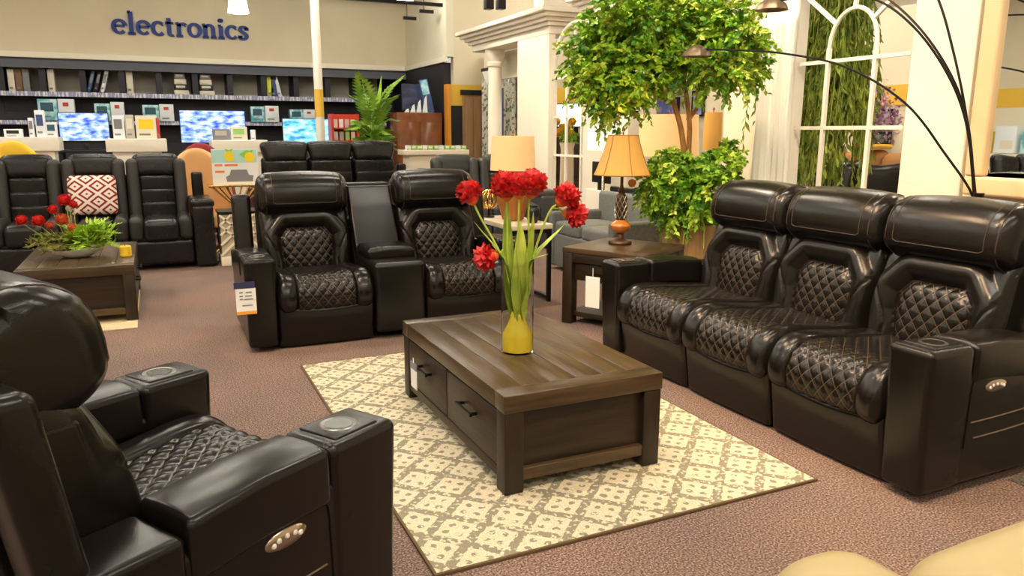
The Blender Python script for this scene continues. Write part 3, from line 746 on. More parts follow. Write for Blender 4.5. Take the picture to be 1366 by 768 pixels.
def leaf_blade(mb, path, width, n=12, cup=.25):
    c, s = catmull(path, n); d = np.gradient(c, axis=0)
    P = np.zeros((n, 5, 3))
    for i in range(n):
        dv = Vector(d[i]).normalized(); side = dv.cross(Vector((c[i][0], c[i][1], .001))); side = side.normalized() if side.length > 1e-6 else Vector((1, 0, 0))
        nn = side.cross(dv); t = i/(n-1); w = width*(math.sin(PI*min(.98, t*.86+.12))**.8)*(1 if t < .97 else .3)
        for j in range(5):
            q = (j-2)/2; P[i, j] = np.array(c[i])+np.array(side)*w*q+np.array(nn)*cup*w*q*q
    mb.grid(P)
def bloom(parent, top, axis, R=.048, seed=0, m='tulip_red'):
    """double ruffled bloom: many small cupped, frilled petals packed over a ball"""
    rs = np.random.RandomState(seed); ax = Vector(axis).normalized(); u = ax.orthogonal().normalized(); w = ax.cross(u)
    mb = MB(); cen = Vector(top)+ax*R*.95; N = 46
    for k in range(N):
        ct = 1-1.75*(k+.5)/N; sn = math.sqrt(max(0, 1-ct*ct)); a = k*2.39996+rs.rand()*.5
        nrm = (u*math.cos(a)*sn+w*math.sin(a)*sn+ax*ct*1.08)
        up = (ax-nrm*ax.dot(nrm)); up = up.normalized() if up.length > .05 else u.copy()
        nn = nrm.normalized(); up = (up+nn*(.25+.45*rs.rand())).normalized(); sd = nn.cross(up).normalized(); fw = sd.cross(up)
        s = R*(.50+.22*rs.rand()); P = np.zeros((5, 6, 3))
        for i in range(5):
            t = i/4; hw = .75*math.sin(PI*(.16+.62*t))**.7
            for j in range(6):
                q = (j-2.5)/2.5
                ru = .20*math.sin(j*2.4+k)*t*t+.10*(rs.rand()-.5)*t
                pos = cen+nn*R*.74*min(1, .72+.3*sn)+up*s*(t*1.35-.55-.15*q*q*t)+sd*s*hw*q+fw*s*(.35*q*q-ru-.22*t)
                P[i, j] = np.array(pos)
        mb.grid(P)
    core = MB().lathe([(0, -.9), (.5, -.75), (.72, -.2), (.70, .3), (.4, .75), (0, .85)], 12)
    q4 = ax.to_track_quat('Z', 'Y').to_matrix().to_4x4(); mb.add([tuple(q4 @ (Vector(p)*R)+cen) for p in core.v], core.f)
    return mb.build('bloom', m, parent)
tul = [((632, 272), (-.4, 0, .9), 'red ruffled tulip leaning far out toward the loveseat'), ((676, 266), (-.05, 0, 1), 'tall red ruffled tulip standing upright in the middle of vase'),
       ((708, 264), (.15, 0, 1), 'red ruffled tulip upright beside the tallest middle bloom'), ((744, 272), (.75, 0, .75), 'red ruffled tulip bending toward the gold lamp'),
       ((752, 284), (.95, 0, -.15), 'red tulip drooping below the one that bends toward gold lamp'), ((664, 338), (-1, 0, -.25), 'red ruffled tulip hanging low against the loveseat seat'),
       ((692, 262), (.0, 0, 1), 'small red tulip half hidden between two upright blooms')]
nvx, nvy = math.cos(-YAW), math.sin(-YAW)      # screen-right direction on the ground
nd = Vector((VX, VY, 0)).normalized()
for i, (q, ax, lab) in enumerate(tul):
    d = Vector(ray(*q)); t = nd.dot(Vector((VX, VY, 0)))/nd.dot(d); top = d*t+Vector((0, 0, CAM_H))
    off = (.02, -.03, .03, -.02, .02, -.03, -.07)[i]
    top = top+Vector((math.sin(YAW), math.cos(YAW), 0))*off-Vector((VX, VY, VZ))
    axis = Vector((ax[0]*nvx, ax[0]*nvy, ax[2]))
    th_ = thing('tulip', lab, 'flower', (VX, VY, VZ), 0, 'red tulips in the vase')
    a = i*2*PI/7; foot = Vector((.035*math.cos(a), .035*math.sin(a), .075))
    rim = Vector((top.x, top.y, 0)); rim = rim.normalized()*min(.062, rim.length*.8) if rim.length > .001 else rim; rim.z = .42
    if i == 5: pts = [foot, rim*.85+Vector((0, 0, .03)), Vector((rim.x*1.2, rim.y*1.2, .485)), top+Vector((0.02*nvx, .02*nvy, .012)), top]
    else: pts = [foot, rim, top-axis.normalized()*.06, top+axis.normalized()*.005]
    c, s = catmull(pts, 22); MB().tube(c, .0048, 7).build('stem', 'stem_green', th_)
    bloom(th_, top, axis, .066 if i in (1, 2) else .057, i)
    cal = MB(); cal.lathe([(0, -.008), (.014, -.004), (.026, .008), (.032, .020)], 10)
    q4 = axis.to_track_quat('Z', 'Y').to_matrix().to_4x4(); cal.v = [tuple(q4 @ Vector(p)+top) for p in cal.v]; cal.build('calyx', 'tulip_orange', th_)
    # long upright leaf per tulip
    la = a+1.1; rr = (.13, .05, .06, .12, .10, .09, .04)[i]; hh = (.62, .72, .66, .60, .47, .50, .62)[i]
    sx_ = (-.20, -.05, .07, .22, .14, -.12, .01)[i]
    tip = Vector((nvx*sx_, nvy*sx_, hh))+Vector((math.sin(YAW), math.cos(YAW), 0))*(.05 if i % 2 else -.04)
    r3 = Vector((tip.x, tip.y, 0)); r3 = r3.normalized()*.05; r3.z = .40
    mb = MB(); leaf_blade(mb, [(foot.x*.6, foot.y*.6, .10), tuple((Vector((r3.x, r3.y, 0))*.7+Vector((0, 0, .27)))), tuple(r3+Vector((0, 0, .03))), tuple(tip)], .040); mb.build('leaf', 'leaf_green', th_)

# ================================================================== CORNER END TABLE + GOLD LAMP
ex = [at(750, 329, Z=.594), at(860, 341, Z=.594)]
edir = (ex[1]-ex[0]); ang = math.atan2(edir.y, edir.x); S_ = .69
cx, cy = ex[0].x+S_/2*(math.cos(ang)-math.sin(ang)), ex[0].y+S_/2*(math.sin(ang)+math.cos(ang))
et = thing('end_table', 'dark wood end table with lower shelf between loveseat and sofa', 'end table', (cx, cy, 0), ang)
H_ = .594
MB().rbox((0, 0, H_-.02), (S_, S_, .04), .004, 1, (1, 1, 1)).build('table_top', 'wood_top_x', et, auto=60)
for s in (-1, 1):
    MB().rbox((0, s*(S_/2-.03), H_-.075), (S_-.02, .04, .075), .004, 1, (1, 1, 1)).build('apron', 'wood_x', et, auto=60)
    MB().rbox((s*(S_/2-.03), 0, H_-.075), (.04, S_-.10, .075), .004, 1, (1, 1, 1)).build('apron', 'wood_y', et, auto=60)
    for q in (-1, 1): MB().rbox((s*(S_/2-.045), q*(S_/2-.045), (H_-.04)/2), (.085, .085, H_-.04), .005, 1, (1, 1, 1)).build('leg', 'wood_z', et, auto=60)
MB().rbox((0, 0, .075), (S_-.09, S_-.09, .04), .004, 1, (1, 1, 1)).build('shelf', 'wood_x', et, auto=60)
dr = MB().rbox((0, -S_/2+.05, H_-.185), (S_-.19, .03, .13), .004, 1, (1, 1, 1)).build('drawer', 'wood_x', et, auto=60)
MB().bar((-.06, -S_/2+.015, H_-.18), (.06, -S_/2+.015, H_-.18), .012, .012).build('handle', 'metal_dark', dr, smooth=False)
t_ = thing('price_tag', 'white paper tag hanging under the end table top', 'price tag', (cx+math.cos(ang)*-.06+math.sin(ang)*(S_/2+.012), cy+math.sin(ang)*-.06-math.cos(ang)*(S_/2+.012), .16), ang)
MB().box(-.06, .06, -.003, .003, 0, .235).build('card', 'paper', t_, smooth=False)
MB().tube([(0, 0, .23), (0, 0, .30)], .003, 5).build('string', 'paper', t_)
# gold lamp
mat('amber_glass', (.62, .20, .03), .15, coat=.5)
mat('bronze', (.10, .055, .03), .35, metal=.7)
mat('pewter', (.40, .36, .30), .3, metal=.8)
mat('shade_gold', (.58, .29, .06), .6, emit=(1, .50, .10), estr=.13)
mat('shade_cream', (.64, .41, .20), .7, emit=(1, .60, .24), estr=.26)
mat('shade_white', (.85, .80, .70), .7, emit=(1, .93, .8), estr=.35)
lp = at(827, 325, Z=H_)
gl = thing('table_lamp', 'table lamp with pleated gold shade and amber bulb base on end table', 'lamp', (lp.x, lp.y, H_))
MB().lathe([(.088, 0), (.092, .012), (.085, .028), (.05, .036), (.03, .05), (.024, .075), (.03, .085)], 28).build('base', 'bronze', gl)
MB().lathe([(.03, .085), (.05, .10), (.075, .125), (.080, .145), (.070, .165), (.045, .18), (.038, .19)], 28).build('amber_bowl', 'amber_glass', gl)
MB().lathe([(.036, .185), (.034, .20), (.042, .25), (.046, .30), (.044, .34), (.036, .38), (.024, .40)], 16).build('column', 'bronze', gl)
mb = MB()
for k in range(8):
    for sgn in (-1, 1):
        mb.tube([((.044+.004*math.sin(PI*i/12))*math.cos(k*PI/4+sgn*i*.16), (.044+.004*math.sin(PI*i/12))*math.sin(k*PI/4+sgn*i*.16), .20+.18*i/12) for i in range(13)], .0035, 5)
mb.build('lattice', 'pewter', gl)
MB().lathe([(.024, .40), (.030, .415), (.018, .43), (.012, .46), (.012, .52), (.02, .525), (.02, .56), (.006, .57), (.006, .86), (.014, .865), (.012, .885), (.004, .90), (0, .905)], 14).build('stem', 'bronze', gl)
rip = lambda a, z: 1+.018*abs(math.sin(a*12))
MB().lathe([(.215, .535), (.198, .57), (.155, .68), (.122, .79), (.112, .835), (.108, .835), (.150, .68), (.203, .55)], 96, ripple=rip).build('shade', 'shade_gold', gl)
mb = MB()
for k in range(6):
    a = k*PI/3+.3; mb.tube([(r*1.02*math.cos(a), r*1.02*math.sin(a), z) for r, z in ((.215, .535), (.198, .57), (.155, .68), (.122, .79), (.112, .837))], .004, 5)
mb.tube([(.216*math.cos(a), .216*math.sin(a), .537) for a in np.linspace(0, 2*PI, 40)[:-1]], .005, 5, closed=True)
mb.tube([(.113*math.cos(a), .113*math.sin(a), .835) for a in np.linspace(0, 2*PI, 30)[:-1]], .004, 5, closed=True)
mat('gold_trim', (.42, .20, .045), .6)
mb.build('trim', 'gold_trim', gl)
MB().lathe([(0, .0), (.02, .005), (.032, .03), (.026, .055), (0, .065)], 12, (.075, -.03, .44)).build('amber_drop', 'amber_glass', gl)
pl = bpy.data.lights.new('bulb', 'POINT'); pl.energy = 9; pl.color = (1, .7, .35); pl.shadow_soft_size = .04
po = bpy.data.objects.new('bulb', pl); COL.objects.link(po); po.parent = gl; po.location = (0, 0, .66)

# ================================================================== SIDE TABLE + DRUM LAMP behind the loveseat
mat('stone_pale', (.74, .64, .48), .4)
mat('pumpkin', (.40, .15, .03), .35)
st = thing('side_table', 'slim side table with pale top and dark metal legs beside loveseat', 'side table', (2.865, 6.14, 0))
MB().rbox((0, 0, .66), (.40, .80, .045), .008, 2, (1, 1, 1)).build('table_top', 'stone_pale', st)
for sx_ in (-1, 1):
    for sy in (-1, 1): MB().bar((sx_*.175, sy*.375, 0), (sx_*.175, sy*.375, .64), .032, .032).build('leg', 'metal_dark', st, smooth=False)
for sx_ in (-1, 1): MB().bar((sx_*.175, -.375, .035), (sx_*.175, .375, .035), .03, .03).build('foot_rail', 'metal_dark', st, smooth=False)
for sy in (-1, 1): MB().bar((-.175, sy*.375, .62), (.175, sy*.375, .62), .03, .03).build('top_rail', 'metal_dark', st, smooth=False)
dl_ = thing('table_lamp', 'table lamp with oval cream drum shade on the slim side table', 'lamp', (2.86, 6.12, .683))
MB().lathe([(.06, 0), (.09, .01), (.10, .05), (.13, .16), (.14, .24), (.11, .33), (.05, .37), (.03, .39)], 40, ripple=lambda a, z: 1+.08*abs(math.cos(a*5))).build('base', 'pumpkin', dl_)
MB().lathe([(.02, .38), (.02, .46), (.006, .47), (.006, .75), (.012, .76), (0, .79)], 12).build('stem', 'bronze', dl_)
MB().lathe([(.20, .44), (.185, .735), (.180, .735), (.195, .45)], 40).build('shade', 'shade_cream', dl_)
pl = bpy.data.lights.new('bulb', 'POINT'); pl.energy = 4; pl.color = (1, .75, .42); pl.shadow_soft_size = .04
po = bpy.data.objects.new('bulb', pl); COL.objects.link(po); po.parent = dl_; po.location = (0, 0, .58)
t_ = thing('gold_ornament', 'round gold ornament on a dark stand beside drum lamp', 'ornament', (2.76, 6.42, .683))
mat('gold_metal', (.75, .48, .16), .25, metal=1)
MB().lathe([(.05, 0), (.05, .012), (.015, .02), (.012, .08)], 16).build('stand', 'metal_dark', t_)
mb = MB()
for k in range(6):
    a = k*PI/6; mb.tube([(.085*math.cos(q)*math.cos(a), .085*math.cos(q)*math.sin(a), .165+.085*math.sin(q)) for q in np.linspace(0, 2*PI, 28)[:-1]], .007, 6, closed=True)
mb.build('wire_ball', 'gold_metal', t_)
t_ = thing('dark_vase', 'small dark tapered vase on the slim side table', 'vase', (2.93, 5.86, .683))
MB().lathe([(.035, 0), (.05, .03), (.065, .09), (.055, .13), (.045, .14), (.05, .15), (.042, .15), (.038, .13)], 20).build('body', 'plastic_black', t_)

# ================================================================== FOLIAGE
mat('tree_leaf', (.12, .30, .012), .5, col2=(.42, .68, .04), scale=7, contrast=(.3, .68))
mat('tree_leaf_dark', (.03, .15, .010), .5, col2=(.16, .40, .02), scale=7)
mat('tree_leaf_lime', (.42, .60, .06), .5, col2=(.60, .72, .10), scale=9)
mat('bark', (.36, .15, .035), .6, col2=(.50, .24, .06), scale=14, bump=.4, bscale=20)
mat('willow_leaf', (.10, .17, .012), .55, col2=(.34, .40, .05), scale=8)
LEAF = [(0, 0, 0), (.30, .42, .06), (0, 1.0, -.06), (-.30, .42, .06), (0, .5, 0)]
def leaves(mb, pts, size, down=.3, rs=rng, narrow=1.0, dirs=None):
    for i, p in enumerate(pts):
        if dirs is None: d = Vector((rs.randn(), rs.randn(), rs.randn()*.7-down))
        else: d = Vector(dirs[i])+Vector(rs.randn(3)*.35)
        d.normalize(); u = d.cross(Vector(rs.randn(3))).normalized(); w = u.cross(d); s = size*(.7+.6*rs.rand())
        mb.add([Vector(p)+u*(q[0]*s*narrow)+d*(q[1]*s)+w*(q[2]*s) for q in LEAF], [(0, 1, 4), (1, 2, 4), (2, 3, 4), (3, 0, 4)])
TX, TY = 3.98, 5.02
tr = thing('potted_tree', 'artificial tree with twin trunks and broad green crown in planter', 'tree', (TX, TY, 0))
def tp(px, py, dx=0):
    """point on the upright plane through the tree, square to the view"""
    d = Vector(ray(px, py)); n_ = Vector((math.sin(YAW+.2), math.cos(YAW+.2), 0)); t = n_.dot(Vector((TX, TY, 0)))/n_.dot(d)
    return d*t+Vector((0, 0, CAM_H))-Vector((TX, TY, 0))+n_*dx
mat('planter_wood', (.30, .17, .06), .6, col2=(.42, .26, .10), scale=5, stretch=(6, 6, .6))
MB().rbox((0, 0, .36), (.36, .36, .72), .015, 2, (1, 1, 1)).build('planter', 'planter_wood', tr)
MB().box(-.16, .16, -.16, .16, .715, .725).build('soil', 'black_paint', tr, smooth=False)
t1 = [Vector((.0, 0, .72)), tp(913, 208), tp(908, 170), tp(897, 135), tp(880, 108), tp(865, 85)]
t2 = [Vector((.02, .02, .72)), tp(919, 208), tp(920, 170), tp(916, 130), tp(912, 105), tp(908, 70)]
t3 = [tp(918, 160, .05), tp(935, 135, .1), tp(940, 105, .12), tp(945, 70, .12)]
for pts, r0 in ((t1, .030), (t2, .027), (t3, .020)):
    c, s = catmull([tuple(p) for p in pts], 24); MB().tube(c, list(np.linspace(r0, r0*.55, 24)), 9).build('trunk', 'bark', tr)
def cluster(cen, rx, ry, rz, n, rs):
    P = rs.randn(n, 3); P /= np.linalg.norm(P, axis=1, keepdims=True); P *= (rs.rand(n, 1)**.4)
    return P*np.array([rx, ry, rz])+np.array(cen)
CL = [((785, 118), .10, .10), ((780, 92), .12, .10), ((812, 138), .12, .10), ((1000, 92), .10, .10), ((835, 138), .08, .08), ((782, 62), .14, .10), ((880, 40), .42, .26), ((835, 50), .34, .24), ((935, 45), .36, .24), ((810, 85), .26, .22), ((845, 90), .26, .20), ((800, 70), .22, .16), ((868, 95), .22, .15), ((905, 12), .40, .24), ((850, 10), .34, .22),
      ((960, 70), .24, .20), ((925, 88), .26, .13), ((985, 80), .18, .14), ((985, 50), .2, .14), ((815, 120), .17, .13), ((850, 122), .13, .11), ((795, 105), .14, .11), ((965, 25), .26, .2), ((960, 95), .18, .10), ((800, 40), .2, .13), ((890, 75), .26, .16)]
def sprays(mats, centers, n_per, L, size, seed, droop, off=Vector((0, 0, 0)), dz=0):
    """twigs with paired leaves growing out of each cluster; one mesh for each leaf tone"""
    rs = np.random.RandomState(seed); mbs = [MB() for _ in mats]; tw = MB()
    for (q, rx, rz) in centers:
        cen = tp(*q, dx=rs.randn()*.10+dz)+off
        for k in range(int(n_per*rx*(rz+.15))):
            d0 = Vector(rs.randn(3)); d0.normalize(); st0 = cen+Vector((d0.x*rx*.55, d0.y*rx*.55, d0.z*rz*.6)); l = L*(.6+.8*rs.rand())
            c = [st0+d0*(l*t)*Vector((1, 1, .6)).length*.6+Vector((0, 0, -droop*l*t*t)) for t in np.linspace(0, 1, 9)]
            mi = rs.choice(len(mats), p=[.52, .26, .22] if len(mats) == 3 else None)
            pts = []; dirs = []
            for i in range(1, 9):
                d = (c[i]-c[i-1]).normalized(); sd = d.cross(Vector((0, 0, 1)))
                for sg in (-1, 1): pts.append(c[i]); dirs.append(sd*sg*.9+d*.7)
            leaves(mbs[mi], pts, size, 0, rs, 1.0, dirs)
            tw.tube([c[0], c[4], c[8]], .0025, 3, caps=False)
    return mbs, tw
mbs, tw = sprays(('tree_leaf', 'tree_leaf_dark', 'tree_leaf_lime'), CL, 900, .15, .050, 3, .30)
for mb, mname in zip(mbs, ('tree_leaf', 'tree_leaf_dark', 'tree_leaf_lime')): stuff(mb.build('foliage', mname, tr, smooth=False))
stuff(tw.build('twigs', 'bark', tr))
# ivy skirt around the planter
IV = [((905, 232), .28, .17), ((878, 238), .18, .16), ((955, 222), .22, .14), ((935, 255), .24, .18), ((900, 275), .18, .15), ((962, 250), .16, .16), ((945, 285), .17, .14), ((880, 262), .13, .13), ((968, 205), .10, .08), ((895, 215), .16, .07)]
mbs, tw = sprays(('tree_leaf', 'tree_leaf_dark', 'tree_leaf_lime'), IV, 1300, .10, .044, 5, .5, Vector((0, 0, 0)), -.10)
for mb, mname in zip(mbs, ('tree_leaf', 'tree_leaf_dark', 'tree_leaf_lime')): stuff(mb.build('ivy', mname, tr, smooth=False))
mb = MB()
for k in range(10):
    a = k*.63; mb.tube([(.03*math.cos(a), .03*math.sin(a), .72), (.15*math.cos(a), .15*math.sin(a), .84), (.24*math.cos(a), .24*math.sin(a), .74), (.26*math.cos(a), .26*math.sin(a), .55)], .005, 5)
mb.build('ivy_stems', 'stem_green', tr)
# hanging willow seen through the arched grille
wl = thing('hanging_willow', 'drooping green willow garland hanging behind an arched grille', 'plant', (5.5, at(1092, 100, X=5.5).y, 0))
mb = MB(); st_ = MB(); rs = np.random.RandomState(11)
for k in range(330):
    x_, y_ = rs.randn()*.13, (rs.rand()-.5)*.60+.02; x_ = max(-.22, min(.22, x_)); L_ = .85+1.15*rs.rand()*(1-min(1, abs(y_)/.6)*.4); z1 = 2.75+rs.rand()*.3
    n_ = int(L_*26); pts = np.array([(x_*(1+.6*t)+.02*math.sin(t*9+k), y_*(1+.7*math.sin(min(1, t*1.5)*1.5))+.02*math.cos(t*7+k), z1-L_*t) for t in np.linspace(0, 1, n_)])
    leaves(mb, pts, .095, 0, rs, .5, np.tile([(0, 0, -1.2)], (n_, 1)))
    st_.tube(pts[::4], .003, 4, caps=False)
stuff(mb.build('foliage', 'willow_leaf', wl, smooth=False)); stuff(st_.build('strands', 'stem_green', wl))
MB().tube([(0, 0, 3.05), (0, 0, CEIL_Z)], .012, 6).build('cord', 'metal_dark', wl)
MB().lathe([(.0, 2.85), (.12, 2.9), (.16, 3.02), (.15, 3.08), (0, 3.08)], 16).build('basket', 'planter_wood', wl)
# purple wisteria tree further behind
mat('wisteria', (.42, .20, .42), .6, col2=(.62, .40, .58), scale=10)
wt = thing('wisteria_tree', 'small tree of pale purple blossom behind the willow', 'tree', (7.15, at(1160, 150, X=7.15).y+.1, 0))
mb = MB(); rs = np.random.RandomState(12)
for k in range(16):
    cen = (rs.randn()*.06, rs.randn()*.22, 1.95-rs.rand()*.5); leaves(mb, cluster(cen, .10, .14, .24, 90, rs), .05, .8, rs)
stuff(mb.build('blossom', 'wisteria', wt, smooth=False))
MB().tube(catmull([(0, 0, .3), (.04, .03, .9), (-.03, 0, 1.5), (0, .05, 2.0)], 14)[0], .03, 8).build('trunk', 'bark', wt)
MB().lathe([(.14, 0), (.2, .1), (.19, .3), (.17, .32)], 20).build('pot', 'planter_wood', wt)

# ================================================================== ARC LAMP behind the sofa
mat('shade_bronze', (.20, .15, .10), .4, metal=.6)
al = thing('arc_floor_lamp', 'black floor lamp with several long arching arms behind the sofa', 'floor lamp', (4.1, 2.72, 0))
base = Vector((4.1, 2.72, 0))
MB().lathe([(.19, 0), (.19, .02), (.17, .035), (.03, .045), (.022, .07)], 32).build('base', 'metal_dark', al)
MB().lathe([(.02, .05), (.02, 1.05), (.026, 1.06), (.026, 1.13)], 14).build('pole', 'metal_dark', al)
ARMS = [[(1301, 258, 4.1), (1290, 160, 4.1), (1272, 70, 4.08), (1248, -10, 4.05), (1200, -100, 4.0)],
        [(1299, 258, 4.1), (1289, 165, 4.08), (1262, 95, 4.02), (1215, 32, 3.95), (1160, -3, 3.9), (1085, -6, 3.85), (1030, 3, 3.8)],
        [(1300, 258, 4.1), (1291, 165, 4.1), (1266, 95, 4.06), (1220, 30, 4.02), (1165, -14, 4.0), (1100, -40, 3.95)],
        [(1297, 260, 4.1), (1262, 207, 4.05), (1208, 138, 3.95), (1130, 90, 3.85), (1050, 72, 3.75), (985, 67, 3.68), (930, 66, 3.6)]]
ends = []
for ar in ARMS:
    pts = [at(a, b_, X=c) - base for a, b_, c in ar]; pts = [Vector((0, 0, .95))]+pts
    c, s = catmull([tuple(p) for p in pts], 48); MB().tube(c, .0068, 8).build('arm', 'metal_dark', al); ends.append(pts[-1])
for k in (1, 3):
    e_ = ends[k]; MB().lathe([(.0, .03), (.02, .03), (.05, .015), (.09, -.015), (.105, -.05), (.100, -.05), (.085, -.02)], 24, tuple(e_), ripple=lambda a, z: 1+.05*abs(math.sin(a*8))).build('shade', 'shade_bronze', al)

# ================================================================== CREAM ARMCHAIR in the near corner
cc = thing('cream_armchair', 'cream leather armchair with rounded arms apart from the black seating', 'armchair', (1.45, .40, .0))
def puff(v, k=.04):
    m_ = np.abs(v).max(0); x, y, z = v[:, 0]/m_[0], v[:, 1]/m_[1], v[:, 2]/m_[2]
    v[:, 2] += np.where(z > 0, k*(1-x**2)*(1-y**2), 0); return v
MB().rbox((.0, .05, .21), (.95, .86, .36), .05, 4, (2, 2, 2)).build('base', 'leather_cream', cc)
MB().rbox((.07, .12, .56), (.68, .74, .26), .11, 6, (6, 6, 2), lambda v: puff(v, .05)).build('seat_cushion', 'leather_cream', cc)
MB().rbox((-.385, .10, .44), (.27, .98, .50), .12, 6, (4, 6, 3), lambda v: puff(v, .02)).build('armrest', 'leather_cream', cc)
MB().rbox((.53, .05, .44), (.24, .90, .50), .10, 5, (3, 3, 3)).build('armrest', 'leather_cream', cc)
MB().rbox((.07, -.42, .56), (.95, .22, .90), .09, 5, (3, 3, 3)).build('backrest', 'leather_cream', cc)
for sx_ in (-.4, .5):
    for sy in (-.32, .36): MB().lathe([(.025, 0), (.03, .03)], 12, (sx_, sy, 0)).build('foot', 'plastic_black', cc)
# ================================================================== WINGED RECLINER SOFAS (far side of the room)
FW, FA = .62, .22
def winged_sofa(label, layout, loc, rz=0, H=1.2, cat='sofa', name='recliner_sofa', m='leather_far', hw=.74, wings=True):
    t = thing(name, label, cat, loc, rz); wid = {'A': FA, 'S': FW}; tot = sum(wid[c] for c in layout); x = -tot/2; k = H/1.2
    def part(key, nm, L, mk):
        key = ('w', key, m, H, hw)
        if key in CACHE: o = link(nm, CACHE[key].data, t)
        else: o = CACHE[key] = mk(nm)
        o.location = L
    for c in layout:
        w = wid[c]; L = (x+w/2, 0, 0); x += w
        if c == 'S':
            part('base', 'seat_base', L, lambda n: MB().rbox((0, .45, .20), (FW-.01, .8, .30), .02, 2, (1, 1, 1)).build(n, m, t))
            part('foot', 'footrest_panel', L, lambda n: MB().rbox((0, .045, .19), (FW-.012, .09, .25), .035, 3, (4, 2, 3)).build(n, m, t))
            part('seat', 'seat_cushion', L, lambda n: MB().rbox((0, .30, .42), (FW*.56, .66, .22), .06, 4, (5, 6, 3), lambda v: puff(v, .03)).build(n, m, t))
            for s in (-1, 1):
                part('bol%d' % s, 'seat_bolster', L, lambda n, s=s: MB().rbox((s*FW*.385, .30, .44), (FW*.215, .64, .24), .055, 4, (3, 6, 3), lambda v: puff(v, .02)).build(n, 'leather_perforated' if m == 'leather_far' else m, t))
                if wings: part('wing%d' % s, 'back_wing', L, lambda n, s=s: MB().rbox((s*FW*.39, .72, .52*k+.30), (FW*.205, .24, .66*k), .055, 4, (3, 3, 6), lambda v: v+np.stack([0*v[:, 0], .18*v[:, 2], 0*v[:, 0]], 1)).build(n, 'leather_perforated' if m == 'leather_far' else m, t))
            for j in range(3):
                part('pan%d' % j, 'back_channel', L, lambda n, j=j: MB().rbox((0, .705+.035*j, .58*k+.145*k*j), (FW*(.58 if wings else .92), .20, .185*k), .028, 4, (5, 2, 3), lambda v: v-np.stack([0*v[:, 0], np.where(v[:, 1] < 0, .02*(1-(v[:, 0]/(FW*(.29 if wings else .46)))**2), 0), 0*v[:, 0]], 1)).build(n, m, t))
            part('head', 'headrest', L, lambda n: MB().rbox((0, .80, 1.07*k), (FW*hw, .22, .25*k), .075, 5, (6, 3, 4), lambda v: v+np.stack([v[:, 0]*.10*(v[:, 2]/.12), .12*v[:, 2], .012*(1-(v[:, 0]/.23)**2)], 1)).build(n, m, t))
            part('shell', 'back_shell', L, lambda n: MB().rbox((0, .87, .55*k), (FW, .14, .90*k), .05, 3, (2, 2, 3)).build(n, m, t))
        else:
            part('arm', 'armrest', L, lambda n: MB().rbox((0, .45, .34), (FA-.01, .92, .66), .035, 3, (2, 3, 3)).build(n, m, t))
            part('armpad', 'arm_pad', L, lambda n: MB().rbox((0, .36, .69), (FA+.02, .70, .09), .035, 4, (3, 4, 2)).build(n, m, t))
            part('armbox', 'arm_storage', L, lambda n: MB().rbox((0, .80, .84), (FA*.55, .16, .30), .025, 3, (1, 1, 1)).build(n, m, t))
    return t
fs = winged_sofa('black leather sofa with ribbed backs and a red patterned pillow', 'ASSSA', (-.60, 8.80, 0))
A = at(448, 215, Y=10.6)
winged_sofa('black leather sofa whose headrests show above the quilted loveseat', 'ASSSA', (A.x, 10.2, 0), H=1.32, hw=.97, wings=False)
mat('leather_grey_far', (.05, .05, .048), .4)
winged_sofa('charcoal leather sofa standing beyond the drum lamp', 'ASSA', (3.75, 8.6, 0), math.radians(-8), H=1.16, m='leather_grey_far')
# patterned pillow
m, t, n, b = nt('pillow_ikat'); setp(b, Roughness=.9)
tc = n.new('ShaderNodeTexCoord'); sx = n.new('ShaderNodeSeparateXYZ'); t.links.new(tc.outputs['Object'], sx.inputs[0])
nz = n.new('ShaderNodeTexNoise'); nz.inputs['Scale'].default_value = 60; t.links.new(tc.outputs['Object'], nz.inputs['Vector'])
fx = math_node(t, 'ABSOLUTE', math_node(t, 'SUBTRACT', math_node(t, 'FRACT', math_node(t, 'ADD', math_node(t, 'DIVIDE', sx.outputs[0], .21), 10.25)), .5))
fz = math_node(t, 'ABSOLUTE', math_node(t, 'SUBTRACT', math_node(t, 'FRACT', math_node(t, 'ADD', math_node(t, 'DIVIDE', sx.outputs[2], .17), 10.0)), .5))
s_ = math_node(t, 'ADD', math_node(t, 'ADD', fx, fz), math_node(t, 'MULTIPLY', math_node(t, 'SUBTRACT', nz.outputs[0], .5), .06))
wv = math_node(t, 'ABSOLUTE', math_node(t, 'SINE', math_node(t, 'MULTIPLY', s_, 3*PI)))
ln = math_node(t, 'LESS_THAN', wv, .62)
mi = n.new('ShaderNodeMix'); mi.data_type = 'RGBA'; mi.inputs['A'].default_value = (.82, .70, .60, 1); mi.inputs['B'].default_value = (.26, .018, .02, 1)
t.links.new(ln, mi.inputs['Factor']); t.links.new(mi.outputs['Result'], b.inputs['Base Color'])
def pillow(nm, m_, label, size, loc, rx=0, rz=0):
    def fn(v):
        x, z = v[:, 0]/(size[0]/2), v[:, 2]/(size[2]/2); f = (1-x**2)*(1-z**2); v[:, 1] *= .25+.75*np.clip(f, 0, 1)**.5; return v
    o = MB().rbox((0, 0, 0), size, .05, 4, (8, 2, 8), fn).build(nm, m_); o.location = loc; o.rotation_euler = (rx, 0, rz)
    return tag(o, label, 'pillow')
A = at(124, 260, Y=9.28)
pillow('throw_pillow', 'pillow_ikat', 'square red and cream ikat pillow on the ribbed black sofa', (.46, .15, .42), (A.x, 9.28, A.z), math.radians(-14))

